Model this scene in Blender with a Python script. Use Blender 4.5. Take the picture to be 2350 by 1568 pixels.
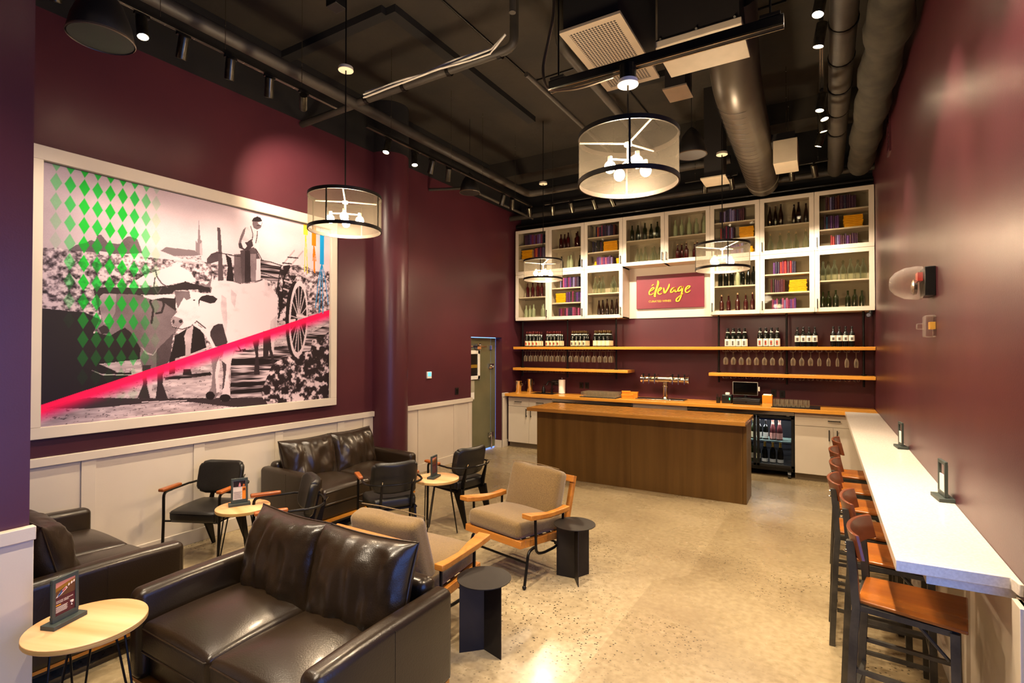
import bpy, bmesh, math, random
import numpy as np
EXPO=1.27; SKY=1.7; MAROON='4e242b'; MAROON2='451f27'; LENS=40; BULB=130
FL1='928062'; FL2='ac9a78'; FL3='b8a788'
FRL=26; PENW=58; SPW=1.0; M1=62; M2=110; BK=106; RW=92; FLW=104; FRW=128
from mathutils import Vector, Matrix
R=math.radians; PI=math.pi
random.seed(7)
for o in list(bpy.data.objects): bpy.data.objects.remove(o, do_unlink=True)
SC=bpy.context.scene; COL=SC.collection
# ------------------------------------------------------------------ camera, light, exposure
cam=bpy.data.objects.new('camera', bpy.data.cameras.new('camera')); COL.objects.link(cam)
SC.camera=cam
cam.data.sensor_width=36; cam.data.lens=1194.5*36/2350; cam.data.clip_start=.05; cam.data.clip_end=60
cam.location=(0,0,1.98)
cam.rotation_euler=(Matrix.Rotation(R(30.86),3,'Z')@Matrix.Rotation(R(90+.6825),3,'X')@Matrix.Rotation(R(.06),3,'Z')).to_euler()
SC.view_settings.view_transform='Standard'; SC.view_settings.look='None'
SC.view_settings.exposure=EXPO; SC.view_settings.gamma=1; SC.view_settings.use_curve_mapping=False
W=bpy.data.worlds.new('street_daylight'); SC.world=W; W.use_nodes=True
W.node_tree.nodes['Background'].inputs[0].default_value=(.16,.34,1,1)
W.node_tree.nodes['Background'].inputs[1].default_value=SKY
WARM=(1,.82,.60)
def lamp(name, kind, loc, energy, color=WARM, size=.05, target=None, angle=60, blend=.6, parent=None):
    l=bpy.data.lights.new(name,kind); l.energy=energy; l.color=color
    if kind!='AREA': l.shadow_soft_size=size
    if kind=='SPOT': l.spot_size=R(angle); l.spot_blend=blend
    o=bpy.data.objects.new(name,l); COL.objects.link(o); o.location=loc
    if target is not None:
        o.rotation_euler=(Vector(target)-Vector(loc)).to_track_quat('-Z','Y').to_euler()
    if parent:
        bpy.context.view_layer.update()
        o.parent=parent; o.matrix_parent_inverse=parent.matrix_world.inverted()
    return o
po=lamp('window_portal','AREA',(.70,1.3,1.55),1); po.data.shape='RECTANGLE'; po.data.size=3.0; po.data.size_y=2.6
po.rotation_euler=(0,R(90),0); po.data.cycles.is_portal=True
# ------------------------------------------------------------------ materials
def lin(h):
    if isinstance(h,(tuple,list)): return tuple(h)+(1,) if len(h)==3 else tuple(h)
    c=[int(h[i:i+2],16)/255 for i in (0,2,4)]
    return tuple(x/12.92 if x<=.04045 else ((x+.055)/1.055)**2.4 for x in c)+(1,)
MATS={}
def M(name,col='808080',rough=.5,metal=0,col2=None,nscale=6,stretch=(1,1,1),detail=4,lo=.35,hi=.65,bump=0,bscale=60,coat=0,emis=0,ecol=None,alpha=1,sheen=0,rvar=0,spec=.5,trans=0,ior=1.45,bstretch=None):
    if name in MATS: return MATS[name]
    m=bpy.data.materials.new(name); m.use_nodes=True; N=m.node_tree.nodes; L=m.node_tree.links
    b=N['Principled BSDF']; I=b.inputs
    I['Base Color'].default_value=lin(col); I['Roughness'].default_value=rough; I['Metallic'].default_value=metal
    I['Coat Weight'].default_value=coat; I['Coat Roughness'].default_value=.12; I['Specular IOR Level'].default_value=spec
    I['Sheen Weight'].default_value=sheen; I['Transmission Weight'].default_value=trans; I['IOR'].default_value=ior; I['Alpha'].default_value=alpha
    if emis:
        I['Emission Color'].default_value=lin(ecol or col); I['Emission Strength'].default_value=emis
    tc=N.new('ShaderNodeTexCoord')
    mp=N.new('ShaderNodeMapping'); mp.inputs['Scale'].default_value=stretch; L.new(tc.outputs['Object'],mp.inputs[0])
    nz=N.new('ShaderNodeTexNoise'); nz.inputs['Scale'].default_value=nscale; nz.inputs['Detail'].default_value=detail; L.new(mp.outputs[0],nz.inputs[0])
    rp=N.new('ShaderNodeValToRGB'); rp.color_ramp.elements[0].position=lo; rp.color_ramp.elements[1].position=hi
    c1=lin(col); c2=lin(col2) if col2 else tuple(min(1,x*.9) for x in c1[:3])+(1,)
    rp.color_ramp.elements[0].color=c1; rp.color_ramp.elements[1].color=c2
    L.new(nz.outputs[0],rp.inputs[0]); L.new(rp.outputs[0],I['Base Color'])
    if rvar:
        mr=N.new('ShaderNodeMapRange'); mr.inputs['To Min'].default_value=max(.02,rough-rvar); mr.inputs['To Max'].default_value=rough+rvar
        mr.inputs['From Min'].default_value=.3; mr.inputs['From Max'].default_value=.7
        L.new(nz.outputs[0],mr.inputs[0]); L.new(mr.outputs[0],I['Roughness'])
    if bump:
        bn=N.new('ShaderNodeTexNoise'); bn.inputs['Scale'].default_value=bscale; bn.inputs['Detail'].default_value=3
        if bstretch:
            m2=N.new('ShaderNodeMapping'); m2.inputs['Scale'].default_value=bstretch; L.new(tc.outputs['Object'],m2.inputs[0]); L.new(m2.outputs[0],bn.inputs[0])
        else: L.new(tc.outputs['Object'],bn.inputs[0])
        bp=N.new('ShaderNodeBump'); bp.inputs['Strength'].default_value=bump; bp.inputs['Distance'].default_value=.01
        L.new(bn.outputs[0],bp.inputs['Height']); L.new(bp.outputs[0],I['Normal'])
    MATS[name]=m; return m
def clear(name,tint='ffffff',gloss=.12,rough=.02,edge=1.45):
    """thin glass: transparent with fresnel reflection"""
    if name in MATS: return MATS[name]
    m=bpy.data.materials.new(name); m.use_nodes=True; N=m.node_tree.nodes; L=m.node_tree.links
    N.remove(N['Principled BSDF']); out=N['Material Output']
    t=N.new('ShaderNodeBsdfTransparent'); t.inputs[0].default_value=lin(tint)
    g=N.new('ShaderNodeBsdfGlossy'); g.inputs['Roughness'].default_value=rough
    lw=N.new('ShaderNodeLayerWeight'); lw.inputs[0].default_value=gloss
    nz=N.new('ShaderNodeTexNoise'); nz.inputs['Scale'].default_value=30
    bp=N.new('ShaderNodeBump'); bp.inputs['Strength'].default_value=.02; L.new(nz.outputs[0],bp.inputs['Height']); L.new(bp.outputs[0],g.inputs['Normal'])
    mx=N.new('ShaderNodeMixShader'); L.new(lw.outputs['Facing'] if edge>1.5 else lw.outputs['Fresnel'],mx.inputs[0]); L.new(t.outputs[0],mx.inputs[1]); L.new(g.outputs[0],mx.inputs[2])
    L.new(mx.outputs[0],out.inputs[0]); MATS[name]=m; return m
def glossmix(name,col,tint,fac,rough,edge=0):
    m=bpy.data.materials.new(name); m.use_nodes=True; N=m.node_tree.nodes; L=m.node_tree.links
    b=N['Principled BSDF']; b.inputs['Base Color'].default_value=lin(col); b.inputs['Roughness'].default_value=rough
    t=N.new('ShaderNodeBsdfTransparent'); t.inputs[0].default_value=lin(tint)
    mx=N.new('ShaderNodeMixShader'); mx.inputs[0].default_value=fac
    nz=N.new('ShaderNodeTexNoise'); nz.inputs['Scale'].default_value=12
    mr=N.new('ShaderNodeMapRange'); mr.inputs['To Min'].default_value=fac-.05; mr.inputs['To Max'].default_value=fac+.05
    L.new(nz.outputs[0],mr.inputs[0]); L.new(mr.outputs[0],mx.inputs[0])
    if edge:
        lw=N.new('ShaderNodeLayerWeight'); lw.inputs[0].default_value=.5; ma=N.new('ShaderNodeMath'); ma.operation='MULTIPLY_ADD'; ma.inputs[1].default_value=edge
        L.new(lw.outputs['Facing'],ma.inputs[0]); L.new(mr.outputs[0],ma.inputs[2]); L.new(ma.outputs[0],mx.inputs[0])
    L.new(t.outputs[0],mx.inputs[1]); L.new(b.outputs[0],mx.inputs[2]); L.new(mx.outputs[0],N['Material Output'].inputs[0])
    MATS[name]=m; return m
def wood(name,c1,c2,axis='x',rough=.35,scale=5,coat=.1,bump=.08):
    s={'x':(.12,2.2,2.2),'y':(2.2,.12,2.2),'z':(2.2,2.2,.12)}[axis]
    return M(name,c1,rough,col2=c2,nscale=scale,stretch=s,detail=6,lo=.3,hi=.7,bump=bump,bscale=scale*6,bstretch=s,coat=coat,rvar=.06)

maroon=M('maroon_paint',MAROON,.34,col2=MAROON2,nscale=.8,bump=.06,bscale=140,spec=.45,rvar=.03)
beige=M('putty_white_paint','cdc1b0',.45,col2='c6baa8',nscale=1.2,bump=.03,bscale=120)
blackp=M('flat_black_paint','0c0b0a',.85,col2='131110',nscale=3)
deckm=M('dark_deck_paint','1f1b14',.9,col2='2a241a',nscale=1.6,detail=8,bump=.5,bscale=9)
pipem=M('dark_pipe_paint','3a352d',.55,col2='2b2721',nscale=5,bump=.15,bscale=30)
ductm=M('dark_duct_paint','564e42',.38,metal=.3,col2='473f35',nscale=2,rvar=.06)
blackmetal=M('black_metal','14110f',.38,metal=.6,col2='1b1815',nscale=14,rvar=.05)
trackm=M('track_black','1a1816',.35,metal=.5)
headm=M('track_head_metal','4a463c',.28,metal=.9,col2='37342c',nscale=20)
steel=M('brushed_steel','b8b2a8',.22,metal=1,col2='a39c90',nscale=10,stretch=(.2,3,3),rvar=.07)
chrome=M('chrome','d8d2c8',.08,metal=1)
cream=M('cream_metal','c9bfa9',.45)
oak=wood('oak_butcher_block','d8963a','bb7a26','x',.3,6,.25)
walnutbody=wood('brown_veneer','573a10','6e4e1c','z',.42,4,.05)
islandtop=wood('oiled_oak_top','b9833a','986526','x',.28,6,.3)
tablew=wood('light_oak_laminate','e6bd8d','c9935f','x',.35,4,.1)
tableedge=M('plywood_edge','d0a765',.5,col2='b08a4a',nscale=40,stretch=(.1,.1,4))
armw=wood('honey_wood_arm','a85c24','834315','y',.35,7,.25)
loungew=wood('amber_rough_wood','bd7a2e','96591c','x',.4,6,.2,.25)
stoolw=wood('stool_seat_wood','a05c1c','804210','y',.3,5,.35)
stoolback=wood('stool_back_wood','7a3d20','5c2b14','x',.32,5,.3)
stoolm=M('gunmetal_tube','5f5c54',.42,metal=.75,col2='47443e',nscale=9,rvar=.08)
stoolm.node_tree.nodes['Principled BSDF'].inputs['Specular IOR Level'].default_value=.4
leather=M('dark_brown_leather','20170e',.31,col2='2c2013',nscale=1.6,detail=2,lo=.2,hi=.8,bump=.12,bscale=140,coat=.12,rvar=.02)
vinyl=M('black_vinyl','15130f',.4,col2='1c1915',nscale=5,bump=.15,bscale=200)
tweed=M('olive_brown_tweed','7a6032',.9,col2='634b22',nscale=160,detail=2,bump=.35,bscale=300,sheen=.3)
quartz=M('white_quartz','dcd3c7',.2,col2='cfc5b8',nscale=90,detail=2)
toem=M('toe_kick','756650',.6)
slate=M('slate_plastic','3c4440',.5,col2='333a37',nscale=8)
dark=M('black_plastic','0d0d0d',.35,col2='151515',nscale=9)
white=M('white_plastic','e6e0d4',.45)
paper=M('white_paper','efe9dd',.8)
orange=M('orange_card','e08a12',.6,col2='d0780c',nscale=5)
yellow=M('yellow_cover','f0b30c',.5,col2='e09e06',nscale=8)
lens=M('lamp_lens','fff2dc',.4,emis=LENS,ecol='ffe8c4')
lens_dim=M('lamp_lens_dim','fff2dc',.4,emis=4,ecol='ffe8c4')
bulb=M('frosted_bulb','fff0d8',.4,emis=BULB,ecol='ffdcae')
insul=M('grey_insulation_wrap','3f3b30',.85,col2='2b281f',nscale=6,bump=.8,bscale=7)
pane_m=clear('cabinet_glass','f4f2ec',.10,.015)
fridgeg=clear('fridge_glass','c8ccd4',.12,.02)
stemg=glossmix('stemware_glass','b3a78f','f8f3ea',.05,.04,.5)
clearb=glossmix('clear_bottle_glass','7d8370','f2f5ea',.04,.05,.6)
frostb=glossmix('pale_green_bottle_glass','b9c4a4','dfe6d0',.6,.3)
redb=M('oxblood_bottle_glass','3a0a0e',.08,spec=.8,coat=.4,col2='2a070b',nscale=9)
reddk=M('dark_red_bottle_glass','260a0c',.08,spec=.8,coat=.4)
darkb=M('black_bottle_glass','0b0d08',.08,spec=.8,coat=.4)
greenb=M('dark_green_bottle_glass','14180a',.07,spec=.9,coat=.5,col2='20260e',nscale=12)
brownb=M('brown_bottle_glass','1c0c06',.08,spec=.8,coat=.4)
frost=M('frosted_door_glass','7d7a5c',.32,metal=.35,col2='6a684d',nscale=1.2,bump=.05,bscale=40)
meshm=None
def mesh_shade():
    m=bpy.data.materials.new('perforated_shade'); m.use_nodes=True; N=m.node_tree.nodes; L=m.node_tree.links
    b=N['Principled BSDF']; b.inputs['Base Color'].default_value=lin('3f3a32'); b.inputs['Metallic'].default_value=.5; b.inputs['Roughness'].default_value=.5
    t=N.new('ShaderNodeBsdfTransparent'); mx=N.new('ShaderNodeMixShader')
    tl=N.new('ShaderNodeBsdfTranslucent'); tl.inputs[0].default_value=lin('332f28')
    m0=N.new('ShaderNodeMixShader'); m0.inputs[0].default_value=.35; L.new(b.outputs[0],m0.inputs[1]); L.new(tl.outputs[0],m0.inputs[2])
    tc=N.new('ShaderNodeTexCoord'); vo=N.new('ShaderNodeTexVoronoi'); vo.inputs['Scale'].default_value=260; L.new(tc.outputs['Object'],vo.inputs[0])
    mr=N.new('ShaderNodeMapRange'); mr.inputs['From Min'].default_value=.2; mr.inputs['From Max'].default_value=.6; mr.inputs['To Min'].default_value=.25; mr.inputs['To Max'].default_value=.5
    L.new(vo.outputs[0],mr.inputs[0]); L.new(mr.outputs[0],mx.inputs[0])
    L.new(t.outputs[0],mx.inputs[1]); L.new(m0.outputs[0],mx.inputs[2]); L.new(mx.outputs[0],N['Material Output'].inputs[0])
    return m
meshm=mesh_shade()
def grille_mat():
    m=bpy.data.materials.new('perforated_grille'); m.use_nodes=True; N=m.node_tree.nodes; L=m.node_tree.links
    b=N['Principled BSDF']; b.inputs['Roughness'].default_value=.4; b.inputs['Metallic'].default_value=.3
    tc=N.new('ShaderNodeTexCoord'); vo=N.new('ShaderNodeTexVoronoi'); vo.inputs['Scale'].default_value=42; vo.inputs['Randomness'].default_value=0
    mp=N.new('ShaderNodeMapping'); mp.inputs['Scale'].default_value=(1,1,0); L.new(tc.outputs['Object'],mp.inputs[0]); L.new(mp.outputs[0],vo.inputs[0])
    rp=N.new('ShaderNodeValToRGB'); rp.color_ramp.elements[0].position=.36; rp.color_ramp.elements[0].color=lin('0a0805'); rp.color_ramp.elements[1].position=.42; rp.color_ramp.elements[1].color=lin('9a8f7e')
    L.new(vo.outputs[0],rp.inputs[0]); L.new(rp.outputs[0],b.inputs['Base Color']); return m
grillem=grille_mat()
def floor_mat():
    m=bpy.data.materials.new('polished_concrete'); m.use_nodes=True; N=m.node_tree.nodes; L=m.node_tree.links
    b=N['Principled BSDF']; b.inputs['Coat Weight'].default_value=.15; b.inputs['Coat Roughness'].default_value=.14
    tc=N.new('ShaderNodeTexCoord')
    def noise(s,d=4):
        n=N.new('ShaderNodeTexNoise'); n.inputs['Scale'].default_value=s; n.inputs['Detail'].default_value=d; L.new(tc.outputs['Object'],n.inputs[0]); return n.outputs[0]
    def ramp(i,stops):
        r=N.new('ShaderNodeValToRGB'); e=r.color_ramp.elements
        while len(e)<len(stops): e.new(.5)
        for k,(p,c) in enumerate(stops): e[k].position=p; e[k].color=lin(c)
        L.new(i,r.inputs[0]); return r.outputs[0]
    def mix(f,a,c,mode='MIX',fv=1):
        x=N.new('ShaderNodeMix'); x.data_type='RGBA'; x.blend_type=mode
        if f is None: x.inputs[0].default_value=fv
        else: L.new(f,x.inputs[0])
        L.new(a,x.inputs[6]); L.new(c,x.inputs[7]); return x.outputs[2]
    base=ramp(noise(.9,6),[(.3,FL1),(.55,FL2),(.75,FL3)])
    fine=ramp(noise(22,5),[(.32,(.74,.72,.68)),(.65,(1,1,1))])
    c=mix(None,base,fine,'MULTIPLY')
    # slabs of slightly different tone
    mp=N.new('ShaderNodeMapping'); mp.inputs['Scale'].default_value=(.42,.36,0); mp.inputs['Location'].default_value=(.3,.12,0); mp.inputs['Rotation'].default_value=(0,0,.02); L.new(tc.outputs['Object'],mp.inputs[0])
    ck=N.new('ShaderNodeTexVoronoi'); ck.distance='CHEBYCHEV'; ck.inputs['Scale'].default_value=1; ck.inputs['Randomness'].default_value=.55; L.new(mp.outputs[0],ck.inputs[0])
    sep=N.new('ShaderNodeSeparateColor'); L.new(ck.outputs['Color'],sep.inputs[0])
    c=mix(None,c,ramp(sep.outputs[0],[(.1,(.74,.71,.66)),(.8,(1,1,1))]),'MULTIPLY')
    # aggregate
    vo=N.new('ShaderNodeTexVoronoi'); vo.inputs['Scale'].default_value=40; L.new(tc.outputs['Object'],vo.inputs[0])
    sp=ramp(vo.outputs['Distance'],[(.20,(1,1,1)),(.30,(0,0,0))])
    vc=N.new('ShaderNodeSeparateColor'); L.new(vo.outputs['Color'],vc.inputs[0])
    sel=ramp(vc.outputs[1],[(.45,(0,0,0)),(.47,(1,1,1))])
    msk=ramp(noise(.75,3),[(.47,(0,0,0)),(.58,(1,1,1))])
    f1=mix(None,sp,sel,'MULTIPLY'); f2=mix(None,f1,msk,'MULTIPLY')
    dk=N.new('ShaderNodeRGB'); dk.outputs[0].default_value=lin('3a3020')
    c=mix(f2,c,dk.outputs[0])
    L.new(c,b.inputs['Base Color'])
    mr=N.new('ShaderNodeMapRange'); mr.inputs['To Min'].default_value=.18; mr.inputs['To Max'].default_value=.38; L.new(noise(2.2,5),mr.inputs[0]); L.new(mr.outputs[0],b.inputs['Roughness'])
    bp=N.new('ShaderNodeBump'); bp.inputs['Strength'].default_value=.05; L.new(noise(60,2),bp.inputs['Height']); L.new(bp.outputs[0],b.inputs['Normal'])
    return m
floorm=floor_mat()
# ------------------------------------------------------------------ mesh helpers
class MB:
    def __init__(s): s.v=[]; s.f=[]
    def add(s,vs,fs):
        o=len(s.v); s.v+=[tuple(v) for v in vs]; s.f+=[tuple(i+o for i in f) for f in fs]; return s
    def box(s,x0,y0,z0,x1,y1,z1):
        return s.add([(x0,y0,z0),(x1,y0,z0),(x1,y1,z0),(x0,y1,z0),(x0,y0,z1),(x1,y0,z1),(x1,y1,z1),(x0,y1,z1)],
          [(3,2,1,0),(4,5,6,7),(0,1,5,4),(1,2,6,5),(2,3,7,6),(3,0,4,7)])
    def cbox(s,c,d,m=None):
        t=MB().box(-d[0]/2,-d[1]/2,-d[2]/2,d[0]/2,d[1]/2,d[2]/2)
        vs=[(m@Vector(v) if m else Vector(v))+Vector(c) for v in t.v]; return s.add(vs,t.f)
    def cyl(s,p0,p1,r0,r1=None,n=12,caps=True):
        r1=r0 if r1 is None else r1; p0=Vector(p0); p1=Vector(p1); q=(p1-p0).to_track_quat('Z','Y')
        vs=[];
        for p,r in ((p0,r0),(p1,r1)):
            for i in range(n):
                a=2*PI*i/n; vs.append(p+q@Vector((r*math.cos(a),r*math.sin(a),0)))
        fs=[(i,(i+1)%n,n+(i+1)%n,n+i) for i in range(n)]
        if caps: fs+=[tuple(range(n-1,-1,-1)),tuple(range(n,2*n))]
        return s.add(vs,fs)
    def lathe(s,prof,c=(0,0,0),n=16,m=None,nocap=False):
        vs=[];k=len(prof)
        for r,z in prof:
            for i in range(n):
                a=2*PI*i/n; p=Vector((r*math.cos(a),r*math.sin(a),z))
                if m: p=m@p
                vs.append(p+Vector(c))
        fs=[(j*n+i,j*n+(i+1)%n,(j+1)*n+(i+1)%n,(j+1)*n+i) for j in range(k-1) for i in range(n)]
        ring=(prof[0]==prof[-1]) or nocap
        if prof[0][0]>1e-6 and not ring: fs.append(tuple(range(n-1,-1,-1)))
        if prof[-1][0]>1e-6 and not ring: fs.append(tuple(range((k-1)*n,k*n)))
        return s.add(vs,fs)
    def tube(s,pts,r,n=8,closed=False,sq=False):
        P=[Vector(p) for p in pts]; k=len(P); vs=[]; rr=r if isinstance(r,(list,tuple)) else [r]*k
        up=None
        for i in range(k):
            a=P[(i-1)%k] if (closed or i>0) else P[i]; b=P[(i+1)%k] if (closed or i<k-1) else P[i]
            t=(b-a).normalized()
            if up is None:
                up=Vector((0,0,1)) if abs(t.z)<.9 else Vector((1,0,0))
            u=(up-t*up.dot(t)); u=u.normalized() if u.length>1e-6 else t.orthogonal().normalized(); up=u; w=t.cross(u)
            for j in range(n):
                an=2*PI*(j+(.5 if sq else 0))/n; vs.append(P[i]+(u*math.cos(an)+w*math.sin(an))*rr[i])
        fs=[]
        for i in range(k if closed else k-1):
            for j in range(n):
                fs.append((i*n+j,i*n+(j+1)%n,((i+1)%k)*n+(j+1)%n,((i+1)%k)*n+j))
        if not closed: fs+=[tuple(range(n-1,-1,-1)),tuple(range((k-1)*n,k*n))]
        return s.add(vs,fs)
    def sph(s,c,r,n=10,m=6,sz=1):
        return s.lathe([(max(1e-7,r*math.sin(PI*i/m)),-r*sz*math.cos(PI*i/m)) for i in range(m+1)],c,n)
    def prism(s,poly,t,f):
        """poly 2D, extruded from 0..t; f maps (u,v,w)->xyz"""
        n=len(poly); vs=[f(u,v,0) for u,v in poly]+[f(u,v,t) for u,v in poly]
        return s.add(vs,[tuple(range(n-1,-1,-1)),tuple(range(n,2*n))]+[(i,(i+1)%n,n+(i+1)%n,n+i) for i in range(n)])
    def build(s,name,mat,parent=None,smooth=False,bevel=0,seg=2,loc=None):
        me=bpy.data.meshes.new(name); me.from_pydata(s.v,[],s.f)
        bm=bmesh.new(); bm.from_mesh(me); bmesh.ops.remove_doubles(bm,verts=bm.verts,dist=1e-5); bmesh.ops.recalc_face_normals(bm,faces=bm.faces); bm.to_mesh(me); bm.free()
        return link(name,me,mat,parent,smooth,bevel,seg,loc)
def link(name,me,mat,parent=None,smooth=False,bevel=0,seg=2,loc=None):
    for m in (mat if isinstance(mat,(list,tuple)) else [mat]): me.materials.append(m)
    if smooth or bevel:
        for p in me.polygons: p.use_smooth=True
        me.set_sharp_from_angle(angle=R(38))
    o=bpy.data.objects.new(name,me); COL.objects.link(o)
    if bevel:
        b=o.modifiers.new('bevel','BEVEL'); b.width=bevel; b.segments=seg; b.limit_method='ANGLE'; b.angle_limit=R(40)
        b.harden_normals=False
    if parent: o.parent=parent
    if loc: o.location=loc
    return o
LABELS=[]
def tag(o,label,cat,group=None,kind=None):
    o['label']=label; o['category']=cat; LABELS.append(label)
    if group: o['group']=group
    if kind: o['kind']=kind
    return o
def thing(name,label,cat,loc=(0,0,0),rz=0,group=None):
    o=bpy.data.objects.new(name,None); COL.objects.link(o); o.location=loc; o.rotation_euler=(0,0,R(rz)); o.empty_display_size=.1
    return tag(o,label,cat,group)
def struct(o): o['kind']='structure'; return o
def kids(o): return [c for c in KID.get(o.name,[])]
KID={}
def dup(root,loc,rz,label,scale=None):
    """copy of a thing with copies of its parts and sub-parts"""
    def cp(o,par):
        c=o.copy(); COL.objects.link(c); c.parent=par
        for ch in [x for x in o.children]: cp(ch,c)
        return c
    r=cp(root,None); r.location=loc; r.rotation_euler=(0,0,R(rz))
    if scale: r.scale=scale
    r['label']=label; LABELS.append(label); return r
ORD=['first','second','third','fourth','fifth','sixth','seventh','eighth','ninth','tenth','eleventh','twelfth','thirteenth','fourteenth','fifteenth','sixteenth','seventeenth','eighteenth']
def arc(c,r,a0,a1,n,f):
    return [f(c[0]+r*math.cos(R(a0+(a1-a0)*i/n)),c[1]+r*math.sin(R(a0+(a1-a0)*i/n))) for i in range(n+1)]
def smoothpath(pts,rad=.05,n=4):
    """polyline with rounded corners"""
    P=[Vector(p) for p in pts]; out=[P[0]]
    for i in range(1,len(P)-1):
        a=(P[i-1]-P[i]); b=(P[i+1]-P[i]); d=min(rad,a.length*.49,b.length*.49)
        A=P[i]+a.normalized()*d; B=P[i]+b.normalized()*d
        for k in range(n+1):
            t=k/n; out.append(A*(1-t)**2+P[i]*2*t*(1-t)+B*t*t)
    out.append(P[-1]); return out
def rbox(hx,hy,hz,r,mid=4,zone=3,fn=None):
    """rounded box surface, half sizes h, corner radius r; fn displaces points"""
    def coords(h):
        inner=h-r; z=[inner+r*math.tan(PI/4*k/zone) for k in range(1,zone+1)]
        m=[-inner+2*inner*k/mid for k in range(mid+1)]
        return [-x for x in reversed(z)]+m+z
    X,Y,Z=coords(hx),coords(hy),coords(hz); idx={}; vs=[]; fs=[]
    def pt(x,y,z):
        k=(round(x,6),round(y,6),round(z,6))
        if k not in idx:
            q=Vector((max(-hx+r,min(hx-r,x)),max(-hy+r,min(hy-r,y)),max(-hz+r,min(hz-r,z)))); d=Vector((x,y,z))-q
            p=q+d.normalized()*r if d.length>1e-9 else q
            idx[k]=len(vs); vs.append(fn(p) if fn else p)
        return idx[k]
    def face(A,B,g,flip):
        for i in range(len(A)-1):
            for j in range(len(B)-1):
                q=[pt(*g(A[i],B[j])),pt(*g(A[i+1],B[j])),pt(*g(A[i+1],B[j+1])),pt(*g(A[i],B[j+1]))]
                fs.append(tuple(reversed(q)) if flip else tuple(q))
    face(X,Y,lambda a,b:(a,b,hz),False); face(X,Y,lambda a,b:(a,b,-hz),True)
    face(X,Z,lambda a,b:(a,-hy,b),False); face(X,Z,lambda a,b:(a,hy,b),True)
    face(Y,Z,lambda a,b:(hx,a,b),False); face(Y,Z,lambda a,b:(-hx,a,b),True)
    m=MB(); m.add(vs,fs); return m
def xf(mb,m):
    mb.v=[tuple(m@Vector(v)) for v in mb.v]; return mb
def T(x=0,y=0,z=0,rx=0,ry=0,rz=0):
    return Matrix.Translation((x,y,z))@Matrix.Rotation(R(rz),4,'Z')@Matrix.Rotation(R(ry),4,'Y')@Matrix.Rotation(R(rx),4,'X')
def text(name,body,size,mat,parent,m,ext=.001,align='LEFT',sx=1):
    cu=bpy.data.curves.new(name,'FONT'); cu.body=body; cu.size=size; cu.extrude=ext; cu.align_x=align; cu.resolution_u=2
    o=bpy.data.objects.new(name,cu); COL.objects.link(o); bpy.context.view_layer.update()
    me=bpy.data.meshes.new_from_object(o.evaluated_get(bpy.context.evaluated_depsgraph_get()))
    bpy.data.objects.remove(o,do_unlink=True); bpy.data.curves.remove(cu)
    for v in me.vertices: v.co=m@Vector((v.co.x*sx,v.co.y,v.co.z))
    me.materials.clear(); return link(name,me,mat,parent)
def vnoise(x,y,z,s=1,o=0):
    from mathutils import noise
    return noise.noise(Vector((x*s+o,y*s+o*.7,z*s-o)))
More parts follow.
